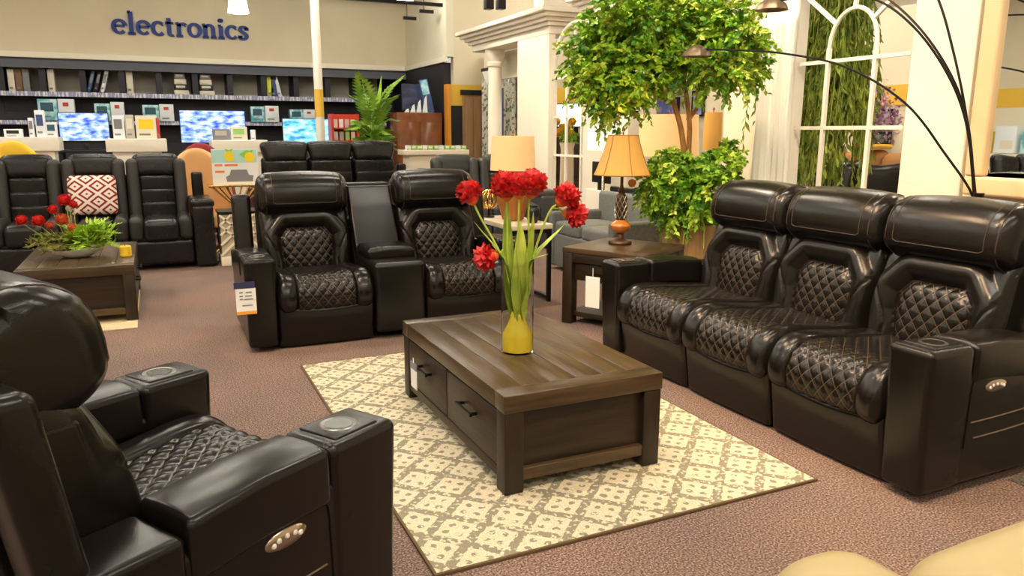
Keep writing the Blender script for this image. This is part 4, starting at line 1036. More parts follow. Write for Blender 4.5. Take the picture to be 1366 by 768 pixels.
# ================================================================== FLORAL CENTREPIECE on the far coffee table
FX, FY, FZ = -.62, 7.0, .454
fb = thing('flower_arrangement', 'low white bowl of ferns and red flowers on a dark coffee table', 'floral arrangement', (FX, FY, FZ))
mat('ceramic_white', (.80, .76, .66), .3)
MB().lathe([(.08, 0), (.10, .005), (.17, .04), (.20, .07), (.19, .07), (.16, .045), (0, .04)], 32, sx=1.0, sy=.8).build('bowl', 'ceramic_white', fb)
def fern(mb, base, tip, n, w, rs):
    c, s = catmull([base, tuple((Vector(base)+Vector(tip))/2+Vector((0, 0, .05))), tip], n)
    mb.tube(c, .003, 4, caps=False)
    for i in range(1, n):
        d = Vector(c[i]-c[i-1]).normalized(); sd = d.cross(Vector((0, 0, 1))).normalized()
        for s_ in (-1, 1):
            q = Vector(c[i]); L = w*math.sin(PI*min(.97, i/n*.85+.15)); e_ = (sd*s_+d*.5+Vector((0, 0, .12))).normalized()
            pw = d*L*.16; mb.add([q, q+e_*L*.5+pw, q+e_*L, q+e_*L*.5-pw], [(0, 1, 2, 3)])
mat('fern_lime', (.30, .52, .03), .5, col2=(.48, .68, .06), scale=9)
mat('fern_olive', (.17, .19, .03), .6, col2=(.30, .28, .06), scale=9)
rs = np.random.RandomState(21)
for k in range(64):
    a = rs.rand()*2*PI; right = k < 40
    L = .14+.16*rs.rand(); cx_ = .13 if right else -.14
    mb = MB(); fern(mb, (cx_*.3, 0, .06), (cx_+L*math.cos(a)*.9, L*math.sin(a)*.7, .06+(.24 if right else .14)*rs.rand()), 12, .10, rs)
    mb.build('frond', 'fern_lime' if right else 'fern_olive', fb, smooth=False)
mb = MB(); rs = np.random.RandomState(5)
leaves(mb, cluster((.12, -.02, .16), .17, .14, .11, 260, rs), .07, -.5, rs, .6); stuff(mb.build('foliage', 'fern_lime', fb, smooth=False))
mb = MB(); leaves(mb, cluster((-.16, -.02, .12), .17, .13, .07, 190, rs), .07, -.3, rs, .5); stuff(mb.build('foliage', 'fern_olive', fb, smooth=False))
mat('rose_red', (.72, .03, .025), .5); mat('rose_coral', (.78, .16, .06), .5); mat('petal_white', (.85, .8, .75), .5)
for k, (q, mm, R_) in enumerate([((87, 265), 'rose_red', .045), ((98, 272), 'rose_red', .03), ((70, 278), 'rose_red', .035), ((30, 292), 'rose_red', .04), ((52, 293), 'rose_red', .045), ((82, 291), 'rose_coral', .045), ((98, 302), 'rose_coral', .035), ((93, 277), 'petal_white', .025), ((66, 300), 'rose_coral', .03)]):
    p_ = at(*q, Y=FY-.02+.05*(k % 3))-Vector((FX, FY, FZ)); bl = bloom(fb, tuple(p_-Vector((0, 0, R_))), (0.1*(k % 3-1), -.5, .8), R_, 40+k, mm); bl.name = 'flower'
    MB().tube(catmull([(p_.x*.2, p_.y*.2, .05), (p_.x*.7, p_.y*.6, p_.z*.6), tuple(p_-Vector((0, 0, R_)))], 10)[0], .003, 5).build('stem', 'stem_green', fb)
t_ = thing('yellow_candle', 'squat yellow candle beside the floral bowl', 'candle', (-.265, 6.88, .452))
mat('wax_yellow', (.85, .55, .03), .4)
MB().lathe([(.040, 0), (.044, .005), (.044, .08), (.038, .086), (.010, .080)], 20).build('wax', 'wax_yellow', t_); MB().tube([(0, 0, .075), (0, 0, .10)], .003, 5).build('wick', 'black_paint', t_)

# ================================================================== LATTICE ACCENT TABLE + POSTER SIGN beside the loveseat
A = at(303, 300, Y=9.0)
lt = thing('lattice_table', 'cream lattice-sided accent table behind the loveseat arm', 'accent table', (A.x+.15, 9.0, 0))
MB().rbox((0, 0, .58), (.50, .42, .03), .006, 2, (1, 1, 1)).build('table_top', 'metal_dark', lt)
MB().rbox((0, 0, .05), (.50, .42, .10), .006, 2, (1, 1, 1)).build('plinth', 'cream_paint', lt)
mat('linen_backing', (.50, .44, .30), .8)
MB().box(-.235, .235, -.185, .185, .1, .56).build('cabinet', 'linen_backing', lt, smooth=False)
mb = MB()
for i in range(-1, 5):
    for s in (-1, 1):
        a, b_ = Vector((-.24, -.20, .12+.11*i)), Vector((.24, -.20, .12+.11*i+.44))
        if s < 0: a, b_ = Vector((.24, -.20, .12+.11*i)), Vector((-.24, -.20, .12+.11*i+.44))
        def cl_(p, q):
            d_ = q-p; t0 = max(0, (.10-p.z)/d_.z); t1 = min(1, (.56-p.z)/d_.z); return (p+d_*t0, p+d_*t1) if t1 > t0+.05 else None
        r_ = cl_(a, b_)
        if r_: mb.bar(r_[0], r_[1], .022, .02, (0, 1, 0))
mb.build('lattice', 'cream_paint', lt, smooth=False)
A, B = at(281, 199, Y=9.9), at(346, 243, Y=9.9)
gt = thing('gold_table', 'gold table with crossed wire legs holding the poster', 'accent table', ((A.x+B.x)/2, 10.0, 0))
zt = B.z-.02
MB().rbox((0, 0, zt-.012), (.66, .40, .024), .006, 2, (1, 1, 1)).build('table_top', 'gold_metal', gt)
for k in range(8):
    x0 = -.30+.60*k/7; MB().tube([(x0, -.17, 0), (-x0*.4, -.17, zt*.5), (x0, -.17, zt-.02)], .009, 6).build('leg', 'gold_metal', gt)
for k in range(4):
    x0 = -.28+.56*k/3; MB().tube([(x0, .17, 0), (-x0*.4, .17, zt*.5), (x0, .17, zt-.02)], .009, 6).build('leg', 'gold_metal', gt)
ps = thing('poster_sign', 'white sale poster with yellow pineapples and grey sofa picture', 'sign', (A.x, 9.9, zt))
w_, h_ = B.x-A.x, A.z-zt
mat('poster_teal', (.45, .72, .66), .6); mat('print_orange', (.85, .22, .05), .6); mat('print_yellow', (.95, .68, .02), .5); mat('print_green', (.25, .6, .08), .5)
MB().box(0, w_, 0, .015, 0, h_).build('board', 'paper', ps, smooth=False)
MB().box(.0, w_*.97, -.002, .001, h_*.62, h_*.98).build('banner', 'poster_teal', ps, smooth=False)
for cx_, cz in ((.38, .80), (.82, .77)):
    pn = MB().prism([(w_*cx_+.058*math.cos(a), h_*cz+.062*math.sin(a)) for a in np.linspace(0, 2*PI, 20)[:-1]], -.006, .0).build('pineapple', 'print_yellow', ps, smooth=False)
    MB().prism([(w_*cx_-.03, h_*cz+.055), (w_*cx_+.03, h_*cz+.055), (w_*cx_+.045, h_*cz+.09), (w_*cx_, h_*cz+.075), (w_*cx_-.045, h_*cz+.09)], -.005, .0).build('leaf_crown', 'print_green', ps, smooth=False)
MB().prism([(w_*.6, h_*.86), (w_*.74, h_*.96), (w_*.78, h_*.84), (w_*.70, h_*.74)], -.005, 0).build('leaf_print', 'print_green', ps, smooth=False)
for a, b_, z in ((.06, .22, .55), (.27, .55, .55), (.06, .26, .37)): MB().box(w_*a, w_*b_, -.003, 0, h_*z-.012, h_*z+.012).build('print_line', 'print_orange', ps, smooth=False)
MB().prism([(w_*.30, h_*.08), (w_*.86, h_*.08), (w_*.88, h_*.25), (w_*.78, h_*.27), (w_*.74, h_*.42), (w_*.40, h_*.42), (w_*.36, h_*.27), (w_*.28, h_*.22)], -.004, 0).build('sofa_print', 'print_grey', ps, smooth=False)

# ================================================================== ELECTRONICS DEPARTMENT
def rectY(px0, py0, px1, py1, Y):
    a, b_ = at(px0, (py0+py1)/2, Y=Y), at(px1, (py0+py1)/2, Y=Y); m_ = (px0+px1)/2
    return a.x, b_.x, at(m_, py1, Y=Y).z, at(m_, py0, Y=Y).z
mat('shelf_grey', (.46, .43, .37), .7, col2=(.56, .52, .45), scale=3)
mat('shelf_strip', (.30, .32, .50), .4, col2=(.75, .74, .80), scale=26, stretch=(1, .2, .2), contrast=(.48, .56))
YSH = 17.25
pitch = (at(259, 100, Y=YSH).x-at(57, 100, Y=YSH).x)/4; x0 = at(57, 100, Y=YSH).x-3*pitch-.055
zsh = 2.16
by = thing('shelf_bay', 'dark electronics shelf bay with grey-backed cubby on top', 'shelf unit', (x0, YSH, 0), 0, 'electronics shelf bays')
MB().box(.11, pitch-.001, .50, .55, zsh, ZT-.04).build('cubby_back', 'shelf_grey', by, smooth=False)
MB().box(.001, .11, -.14, .50, zsh+.001, ZT-.03).build('divider', 'wall_dark', by, smooth=False)
MB().box(.001, .11, .30, .58, 0, zsh-.03).build('post', 'wall_dark', by, smooth=False)
MB().box(.001, pitch-.001, -.15, .58, zsh-.03, zsh).build('upper_shelf', 'wall_dark', by, smooth=False)
MB().box(.001, pitch-.001, -.17, -.15, zsh-.07, zsh+.015).build('price_strip', 'shelf_strip', by, smooth=False)
MB().box(.001, pitch-.001, -.15, .58, 1.60, 1.63).build('lower_shelf', 'wall_dark', by, smooth=False)
MB().box(.001, pitch-.001, -.17, -.15, 1.57, 1.645).build('price_strip', 'shelf_strip', by, smooth=False)
MB().box(.11, pitch-.001, .30, .33, .02, zsh-.04).build('back_board', 'wall_dark', by, smooth=False)
NB = int((XC-.2-x0)/pitch)
for k in range(1, NB):
    c = copy_tree(by); c.location.x = x0+k*pitch
    for px, lab in ((355, 'dark shelf bay whose top cubby holds a lime yellow binder'), (140, 'dark shelf bay with flat boxes leaning in its top cubby'), (240, 'dark shelf bay with cartons stacked in its top cubby'), (424, 'dark shelf bay standing behind the white pole')):
        if int((at(px, 110, Y=YSH).x-x0)/pitch) == k: c['label'] = lab
# boxes standing on the lower shelf
mat('box_teal', (.10, .48, .55), .4, col2=(.55, .82, .86), scale=7, contrast=(.42, .58)); mat('box_white', (.80, .84, .88), .4); mat('print_red', (.55, .05, .04), .5); mat('print_dark', (.03, .10, .14), .5)
mat('suede_brown', (.20, .11, .06), .6); mat('box_yellow', (.75, .78, .08), .5); mat('box_blue', (.05, .09, .24), .5); mat('box_cream', (.78, .72, .58), .5); mat('box_green', (.35, .62, .18), .5)
def product(px0, py0, px1, py1, Y, base, m_, label, group, win='print_dark', dep=.18, lean=0, hmax=None):
    a, b_, z0, z1 = rectY(px0, py0, px1, py1, Y); z0 = base if base is not None else z0
    if hmax: z1 = z0+hmax
    if Y == 17.2 and lean <= 0:                                   # cubby items stay between their dividers
        k = math.floor(((a+b_)/2-x0)/pitch); lo, hi = x0+k*pitch+.13+(.16 if lean < 0 else 0), x0+(k+1)*pitch-.03-(.16 if lean > 0 else 0)
        sh = max(0, lo-a)-max(0, b_-hi); a += sh; b_ += sh
    t = thing('product_box', label, 'box', ((a+b_)/2, Y, z0), 0, group); hw = (b_-a)/2; h = z1-z0
    if lean: t.rotation_euler.y = lean
    MB().rbox((0, dep/2, h/2), (2*hw, dep, h), .006, 1, (1, 1, 1)).build('carton', m_, t)
    sm = win == 'print_red'; MB().box(-hw*(.4 if sm else .72), hw*(.3 if sm else .62), -.004, .002, h*(.66 if sm else .42), h*.84).build('front_print', win, t, smooth=False)
    MB().box(-hw*.72, hw*.3, -.004, .002, h*.14, h*.22).build('caption_strip', 'print_grey', t, smooth=False)
    return t
for (a, b_, c, d_) in ((50, 132, 76, 152), (126, 138, 147, 155), (190, 140, 212, 156), (335, 142, 353, 163), (387, 146, 405, 158)):
    product(a, b_, c, d_, 17.02, 1.645, 'box_teal', 'teal product box on the lower electronics shelf', 'teal product boxes')
for (a, b_, c, d_) in ((78, 132, 100, 165), (148, 136, 166, 160), (213, 139, 232, 163), (354, 141, 372, 163), (405, 146, 420, 158)):
    product(a, b_, c, d_, 17.02, 1.645, 'box_white', 'white product box with red print on lower electronics shelf', 'white product boxes', 'print_red')
for k, (a, b_, c, d_, m_, lab) in enumerate(((350, 101, 359, 127, 'box_yellow', 'lime yellow binder standing in a shelf cubby'), (361, 102, 369, 127, 'box_blue', 'dark blue binder standing in a shelf cubby'))):
    product(a, b_, c, d_, 17.2, zsh, m_, lab, 'binders in the cubby', m_, .25)
product(371, 102, 376, 128, 17.2, zsh+.01, 'box_white', 'thin pale binder leaning in a shelf cubby', 'binders in the cubby', 'box_white', .25, math.radians(-12))
for k in range(3):
    t_ = product(114+k*9, 93, 119+k*9, 119, 17.2, zsh+.03, ('box_blue', 'wall_dark', 'box_white')[k], ('dark blue flat box leaning in a shelf cubby', 'black flat box leaning in a shelf cubby', 'white flat box leaning in a shelf cubby')[k], 'flat boxes leaning in the cubbies', 'print_grey', .3, math.radians(16))
for k in range(4):
    for j, px in enumerate((232, 266)):
        product(px, 114-k*6.5, px+20-2*k, 120-k*6.5, 17.2, zsh+.003+k*.108, ('box_cream', 'wall_dark', 'box_cream', 'print_grey')[k], ('flat carton stacked in a shelf cubby'), 'flat cartons stacked in the cubbies', 'box_cream', .3, hmax=.10)
for k, (px, m_) in enumerate(((10, 'box_cream'), (20, 'suede_brown'), (30, 'print_grey'), (63, 'box_cream'), (168, 'box_cream'))):
    product(px, 92, px+9, 118, 17.2, zsh, m_, ('cream folder standing in a shelf cubby', 'brown folder standing in a shelf cubby', 'grey folder standing in a shelf cubby', 'cream folder standing in a shelf cubby', 'cream folder standing in a shelf cubby')[k], 'folders in the cubbies', m_, .25)
# televisions
def screen_mat(nm, c1, c2, c3, sc, strength):
    m, t, n, b = nt(nm); setp(b, Base_Color=(.02, .02, .02), Roughness=.2)
    tc = n.new('ShaderNodeTexCoord'); mp = n.new('ShaderNodeMapping'); mp.inputs['Scale'].default_value = (1, 1, 2.6); t.links.new(tc.outputs['Object'], mp.inputs[0])
    no = n.new('ShaderNodeTexNoise'); no.inputs['Scale'].default_value = sc; no.inputs['Detail'].default_value = 5; t.links.new(mp.outputs[0], no.inputs['Vector'])
    r = n.new('ShaderNodeValToRGB'); e = r.color_ramp.elements; e[0].position = .36; e[0].color = (*c1, 1); e[1].position = .62; e[1].color = (*c3, 1); k_ = e.new(.47); k_.color = (*c2, 1)
    t.links.new(no.outputs[0], r.inputs[0]); t.links.new(r.outputs[0], b.inputs['Emission Color']); b.inputs['Emission Strength'].default_value = strength
screen_mat('screen_harbour', (.03, .06, .55), (.20, .36, .95), (.72, .84, 1), 6, .85)
screen_mat('screen_reef', (.02, .10, .25), (.10, .50, .85), (.60, .90, .95), 4, .85)
screen_mat('screen_dark', (.01, .01, .02), (.02, .025, .05), (.04, .05, .10), 3, .5)
def television(px0, py0, px1, py1, Y, m_, label, stand=.12):
    a, b_, z0, z1 = rectY(px0, py0, px1, py1, Y); W = b_-a; H = z1-z0
    t = thing('television', label, 'television', ((a+b_)/2, Y, z0-stand))
    MB().rbox((0, .03, stand+H/2), (W, .05, H), .008, 2, (1, 1, 1)).build('casing', 'plastic_black', t)
    MB().box(-W/2+.012, W/2-.012, 0, .006, stand+.03, stand+H-.012).build('screen', m_, t, smooth=False)
    if stand: MB().rbox((0, .05, stand/2), (.08, .03, stand), .005, 1, (1, 1, 1)).build('neck', 'plastic_black', t); MB().rbox((0, .05, .008), (.42, .22, .016), .006, 1, (1, 1, 1)).build('foot', 'plastic_black', t)
    return t, z0-stand, (a+b_)/2, W
def counter(px0, py0, px1, Y, label, m_='white_paint', slab=.20, dep=.6, top=None):
    a, b_ = at(px0, py0, Y=Y).x, at(px1, py0, Y=Y).x; z = at((px0+px1)/2, py0, Y=Y).z if top is None else top
    t = thing('display_counter', label, 'counter', ((a+b_)/2, Y, 0)); W = b_-a
    MB().rbox((0, dep/2, z-slab/2), (W, dep, slab), .01, 2, (1, 1, 1)).build('counter_top', m_, t)
    MB().box(-W/2+.08, W/2-.08, .06, dep-.03, 0, z-slab).build('base', m_, t, smooth=False)
    return t, z
for q in (('screen_harbour', (78, 150, 146, 190), 'television with blue harbour scene between two white counters'), ('screen_harbour', (240, 147, 328, 192), 'largest television with blue harbour scene behind the pineapple poster'), ('screen_reef', (377, 158, 446, 194), 'television with turquoise reef scene beside the red media rack')):
    tv, zb, xc, W = television(*q[1], 14.6, q[0], q[2])
    t_ = thing('media_stand', 'low black stand under the ' + q[2].split(' behind')[0].split(' between')[0].split(' beside')[0], 'stand', (xc, 14.4, 0))
    MB().rbox((0, .25, zb-.02), (W*1.05, .5, .04), .006, 1, (1, 1, 1)).build('stand_top', 'black_paint', t_)
    for s in (-1, 1): MB().box(s*W*.48-.02, s*W*.48+.02, .02, .48, 0, zb-.04).build('side_panel', 'black_paint', t_, smooth=False)
    MB().box(-W*.46, W*.46, .02, .48, zb*.45, zb*.45+.03).build('shelf', 'black_paint', t_, smooth=False)
c1, z1_ = counter(-40, 183, 78, 13.2, 'white counter with clutter next to the harbour television', top=None)
c2, z2_ = counter(140, 185, 222, 13.2, 'white counter holding framed displays behind the ribbed sofa')
c3, z3_ = counter(282, 187, 357, 13.2, 'white counter right above the pineapple poster')
FR = [(150, 154, 166, 184, 'box_white', 'print_grey', 'white framed display with grey pictures on white counter'), (167, 153, 179, 184, 'shelf_grey', 'box_cream', 'grey framed display card on white counter'),
      (181, 154, 210, 184, 'box_cream', 'print_yellow', 'cream display board with yellow picture on white counter'), (208, 157, 213, 184, 'print_red', 'print_red', 'narrow red display strip on white counter'),
      (47, 147, 60, 183, 'box_white', 'box_blue', 'white tower display beside the harbour television'), (61, 163, 76, 183, 'box_white', 'print_dark', 'white carton with dark window on counter'),
      (38, 157, 45, 183, 'box_white', 'print_grey', 'thin white leaflet holder on counter'), (284, 172, 307, 187, 'print_grey', 'shelf_grey', 'dark grey monitor back on white counter'),
      (308, 169, 330, 187, 'box_cream', 'box_green', 'cream display card with green print on counter'), (335, 173, 341, 187, 'box_white', 'box_white', 'small white speaker on counter end'), (5, 172, 30, 183, 'box_white', 'plastic_black', 'white router box on the cluttered counter')]
for (a, b_, c, d_, m_, w2, lab) in FR:
    product(a, b_, c, d_, 13.35, z1_ if a < 80 else z2_ if a < 230 else z3_, m_, lab, None, w2, .10)
# red media rack
a, b_, z0, z1 = rectY(444, 152, 478, 192, 13.9)
rk = thing('media_rack', 'red rack of game cases beside the palm', 'rack', ((a+b_)/2, 13.9, 0)); W = b_-a
mat('rack_red', (.60, .06, .03), .45)
for s in (-1, 1): MB().box(s*(W/2)-.02, s*(W/2)+.02, 0, .3, 0, z1).build('side_panel', 'rack_red', rk, smooth=False)
MB().box(-W/2, W/2, .27, .30, 0, z1).build('back_board', 'rack_red', rk, smooth=False)
for k in range(6):
    zz = z1-.06-.22*k-.2; MB().box(-W/2, W/2, 0, .28, zz, zz+.02).build('shelf', 'rack_red', rk, smooth=False)
    for j in range(4):
        o = MB().box(-W/2+.03+j*(W-.04)/4, -W/2+.01+(j+.9)*(W-.04)/4, .08, .10, zz+.02, zz+.17).build('game_case', ('box_cream', 'box_white', 'shelf_grey', 'box_green')[(j+k) % 4], None, smooth=False)
        o.location = rk.location; tag(o, 'small game case standing on the red rack', 'game case', 'game cases on the red rack')
# palm
PXY = at(497, 190, Y=12.6)
pm = thing('potted_palm', 'potted palm with arching green fronds before the dark shelves', 'plant', (PXY.x, 12.6, 0))
MB().lathe([(.14, 0), (.2, .05), (.22, .4), (.2, .42), (.18, .40), (0, .40)], 24).build('pot', 'planter_wood', pm)
MB().tube([(0, 0, .38), (.02, 0, 1.0), (0, .01, 1.6)], .03, 8).build('stalk', 'stem_green', pm)
mat('palm_leaf', (.10, .24, .02), .45, col2=(.34, .52, .06), scale=5)
rs = np.random.RandomState(31)
for k in range(22):
    a = k*2.399; L = .35+.25*rs.rand(); zb = .9+.8*(k/22); up = .25+.35*rs.rand()+(.25 if k > 16 else 0)
    mb = MB(); tip = (L*math.cos(a), L*math.sin(a), zb+up*(.9 if k > 14 else .45)); base = (0, 0, zb); n_ = 14
    mid = tuple((Vector(base)+Vector(tip))/2+Vector((0, 0, .12))); c, s = catmull([base, mid, tip], n_)
    mb.tube(c, .006, 5, caps=False)
    for i in range(3, n_):
        d = Vector(c[i]-c[i-1]).normalized(); sd = d.cross(Vector((0, 0, 1))); sd = sd.normalized() if sd.length > .05 else Vector((1, 0, 0))
        for s2 in (-1, 1):
            q = Vector(c[i]); e_ = (sd*s2+d*.7-Vector((0, 0, .25))).normalized(); l_ = .26*math.sin(PI*min(.98, (i/n_)*.75+.25)); pw = d*.045
            mb.add([q, q+e_*l_*.4+pw, q+e_*l_, q+e_*l_*.4-pw], [(0, 1, 2, 3)])
    mb.build('frond', 'palm_leaf', pm, smooth=False)
# two tall broad leaves on top
for dx_ in (-.10, .14):
    mb = MB(); leaf_blade(mb, [(0, 0, 1.55), (dx_*.5, .01, 1.85), (dx_, .02, 2.08), (dx_*1.3, .0, 2.35)], .085, 14, .15); mb.build('broad_leaf', 'fern_lime', pm)
# fireplace cabinet and dark panels by the orange post
mat('cabinet_gloss', (.17, .055, .02), .16, col2=(.24, .085, .03), scale=4)
a, b_, z0, z1 = rectY(531, 150, 591, 192, 14.45)
fc = thing('media_cabinet', 'glossy reddish-brown media cabinet next to the orange post', 'cabinet', ((a+b_)/2, 14.5, 0)); W = b_-a
MB().rbox((0, .25, z1/2), (W, .5, z1), .01, 2, (1, 1, 1)).build('body', 'cabinet_gloss', fc)
for s in (-1, 1):
    d_ = MB().rbox((s*W*.245, -.006, z1*.5), (W*.46, .02, z1*.80), .005, 1, (1, 1, 1)).build('door', 'cabinet_gloss', fc); MB().bar((s*W*.04, -.03, z1*.5), (s*W*.04, -.03, z1*.62), .012, .012).build('handle', 'chrome', d_)
television(536, 112, 572, 148, 14.75, 'screen_dark', 'dark television standing on the reddish-brown cabinet', .06)
for k in range(4):  # pale slanted shapes imitate bright reflections on the dark panel
    a, b_, z0, z1b = rectY(538+k*8, 145-6*k, 545+k*8, 150, 14.62); o = MB().prism([(0, 0), (b_-a, 0), (b_-a-.02, (z1b-z0)), ((b_-a)*.45, (z1b-z0)*.8)], 0, .01).build('reflection_streak', 'box_white'); o.location = (a, 14.56, z1+.004)
    tag(o, 'pale slanted streak painted as a reflection before the dark television', 'painted reflection', 'painted reflections before the dark television')
a, b_, z0, z1b = rectY(566, 105, 584, 150, 14.58)
o = thing('phone_banner', 'tall leaning banner with pale blue top beside orange post', 'banner', (a+.12, 14.6, z1)); o.rotation_euler.y = math.radians(-12)
MB().box(-.09, .09, 0, .02, 0, z1b-z1).build('board', 'box_blue', o, smooth=False); MB().box(-.07, .07, -.006, .0, (z1b-z1)*.55, (z1b-z1)*.97).build('picture', 'box_teal', o, smooth=False)
# cream counter with a row of little green plants
cg, zg = counter(540, 200, 626, 11.8, 'long cream counter with little green packs in front of door', 'cream_paint', .08, .4)
for k in range(11):
    px = 545+k*7.4; p_ = at(px, 200, Y=11.95)
    product(px-3, 194, px+3, 200, 11.9, zg+.002, 'box_green' if k % 3 else 'box_white', 'small green pack standing on the cream counter' if k % 3 else 'small white pack standing on the cream counter', 'packs on the cream counter', 'box_cream', .08)
# colourful round-backed chairs beyond the far sofa
mat('velvet_orange', (.72, .40, .16), .7); mat('velvet_red', (.30, .02, .03), .7); mat('velvet_yellow', (.80, .50, .03), .7)
def tub_chair(px, py, Y, m_, label, H=None, rz=0):
    p_ = at(px, py, Y=Y); H = p_.z
    t = thing('tub_chair', label, 'chair', (p_.x, Y, 0), rz)
    P = np.zeros((26, 8, 3))
    for i in range(26):
        a = PI*(1.0*i/25); hh = .45+(H-.45)*math.sin(a)**.6
        for j in range(8):
            r_ = .34+.04*math.sin(PI*j/7); z = .15+(hh-.15)*j/7
            P[i, j] = (r_*math.cos(a), r_*math.sin(a)*.9, z)
    o = MB().grid(P).build('backrest', m_, t); md = o.modifiers.new('thick', 'SOLIDIFY'); md.thickness = .09; md.offset = 0
    o.modifiers.new('sub', 'SUBSURF').levels = 1
    MB().rbox((0, 0, .36), (.56, .54, .18), .06, 4, (4, 4, 2), lambda v: puff(v, .03)).build('seat', m_, t)
    for sx_ in (-.2, .2):
        for sy in (-.18, .18): MB().tube([(sx_, sy, 0), (sx_*.9, sy*.9, .3)], .02, 8).build('leg', 'metal_dark', t)
tub_chair(262, 197, 10.3, 'velvet_orange', 'orange round-backed chair behind the ribbed sofa arm')
tub_chair(268, 190, 11.3, 'velvet_red', 'dark red round-backed chair behind the orange one')
tub_chair(10, 187, 10.6, 'velvet_yellow', 'yellow round-backed chair behind the ribbed sofa')
# ================================================================== BEHIND AND BEFORE THE GALLERY
def rectX(px0, py0, px1, py1, X):
    a, b_ = at(px0, (py0+py1)/2, X=X), at(px1, (py0+py1)/2, X=X); m_ = (px0+px1)/2
    return b_.y, a.y, at(m_, py1, X=X).z, at(m_, py0, X=X).z
mat('fabric_grey', (.12, .125, .12), .9, col2=(.16, .165, .155), scale=60)
gs = thing('grey_loveseat', 'light grey fabric loveseat in front of the white pillar', 'loveseat', (3.84, 6.62, 0), math.radians(-90))
MB().rbox((0, .36, .22), (1.25, .72, .36), .03, 3, (2, 2, 2)).build('base', 'fabric_grey', gs)
for s in (-1, 1):
    MB().rbox((s*.28, .28, .45), (.54, .56, .14), .04, 4, (4, 4, 2), lambda v: puff(v, .02)).build('seat_cushion', 'fabric_grey', gs)
    MB().rbox((s*.60, .35, .33), (.12, .74, .58), .03, 3, (2, 2, 2)).build('armrest', 'fabric_grey', gs)
MB().rbox((0, .65, .45), (1.25, .14, .74), .04, 3, (2, 2, 2)).build('backrest', 'fabric_grey', gs)
for s in (-.5, .5):
    for q in (.1, .6): MB().lathe([(.02, 0), (.025, .05)], 10, (s, q, 0)).build('foot', 'plastic_black', gs)
def simple_lamp(px, py_top, py_bot, X, W, mshade, label, base_m, light=10, top_of=0.0):
    p_, q_ = at(px, py_top, X=X), at(px, py_bot, X=X)
    t = thing('floor_lamp', label, 'lamp', (p_.x, p_.y, top_of))
    z0, z1 = q_.z-top_of, p_.z-top_of
    MB().lathe([(.13, 0), (.13, .02), (.02, .035), (.016, .06)], 24).build('base', base_m, t)
    MB().lathe([(.014, .05), (.014, z0+.05), (.006, z0+.06), (.006, z1+.02), (.012, z1+.03), (0, z1+.05)], 10).build('pole', base_m, t)
    MB().lathe([(W/2, z0), (W/2*.94, z1), (W/2*.93, z1), (W/2*.99, z0)], 40).build('shade', mshade, t)
    l = bpy.data.lights.new('bulb', 'POINT'); l.energy = light; l.color = (1, .8, .5); l.shadow_soft_size = .05
    o = bpy.data.objects.new('bulb', l); COL.objects.link(o); o.parent = t; o.location = (0, 0, (z0+z1)/2)
simple_lamp(893, 153, 208, 4.62, .60, 'shade_cream', 'floor lamp with huge cream drum shade behind the tree trunk', 'bronze', 5)
simple_lamp(806, 167, 200, 4.55, .36, 'shade_white', 'floor lamp with white drum shade behind the gold lamp', 'chrome', 4)
simple_lamp(952, 150, 200, 4.72, .17, 'shade_gold', 'slim lamp with amber cylinder shade beside the big cream shade', 'bronze', 4)
# black monitor and soundbar on a white media shelf behind the gold lamp
y0, y1, z0, z1 = rectX(794, 228, 866, 290, 4.75)
ms = thing('media_shelf', 'white media shelf with black monitor behind the gold lamp', 'shelf unit', (4.62, (y0+y1)/2, 0)); W = y1-y0
MB().rbox((.09, 0, .40), (.18, W, .80), .01, 2, (1, 1, 1)).build('cabinet', 'white_paint', ms)
mo = thing('monitor', 'small black monitor on the white media shelf', 'monitor', (4.66, (y0+y1)/2+W*.25, .80))
MB().rbox((0, 0, .20), (.03, W*.34, .24), .005, 1, (1, 1, 1)).build('screen', 'plastic_black', mo); MB().box(-.03, .03, -.03, .03, 0, .09).build('stand', 'plastic_black', mo, smooth=False)
o = tag(MB().rbox((0, 0, .03), (.07, W*.5, .06), .01, 2, (1, 1, 1)).build('soundbar', 'plastic_black'), 'long black soundbar on the white media shelf', 'soundbar'); o.location = (4.66, (y0+y1)/2-W*.22, .80)
# display wall with canvases beyond the tree
struct(MB().box(8.2, 8.3, 9.3, 14.3, 0, 3.1).build('wall_display', 'cream_dim', smooth=False))
screen = {}
def canvas(px0, py0, px1, py1, X, c1, c2, label, seed):
    y0, y1, z0, z1 = rectX(px0, py0, px1, py1, X)
    nm = 'canvas_%d' % seed; mat(nm, c1, .7, col2=c2, scale=4+seed, detail=4, contrast=(.42, .58))
    t = thing('wall_art', label, 'painting', (X, (y0+y1)/2, z0))
    MB().rbox((-.02, 0, (z1-z0)/2), (.04, y1-y0, z1-z0), .004, 1, (1, 1, 1)).build('canvas', nm, t)
    fr = MB()
    for yy in ((y0-y1)/2, (y1-y0)/2): fr.box(-.045, .0, yy-.015, yy+.015, -.015, z1-z0+.015)
    for zz in (0, z1-z0): fr.box(-.045, 0, (y0-y1)/2, (y1-y0)/2, zz-.015, zz+.015)
    fr.build('frame', 'plastic_black', t, smooth=False)
canvas(826, 128, 850, 167, 8.19, (.20, .28, .55), (.75, .18, .30), 'abstract canvas of blue and pink behind white lampshade', 1)
canvas(862, 132, 906, 158, 8.19, (.14, .22, .70), (.60, .42, .72), 'wide abstract canvas of blue and violet behind the trunks', 2)
canvas(926, 122, 940, 154, 8.19, (.16, .24, .62), (.45, .50, .75), 'narrow blue canvas beside the amber shade', 3)
aw = thing('tiled_awning', 'grey slate display awning above the violet canvas', 'awning', (8.15, at(888, 128, X=8.0).y, at(888, 130, X=8.0).z))
mat('slate', (.18, .22, .21), .6, col2=(.28, .33, .31), scale=8)
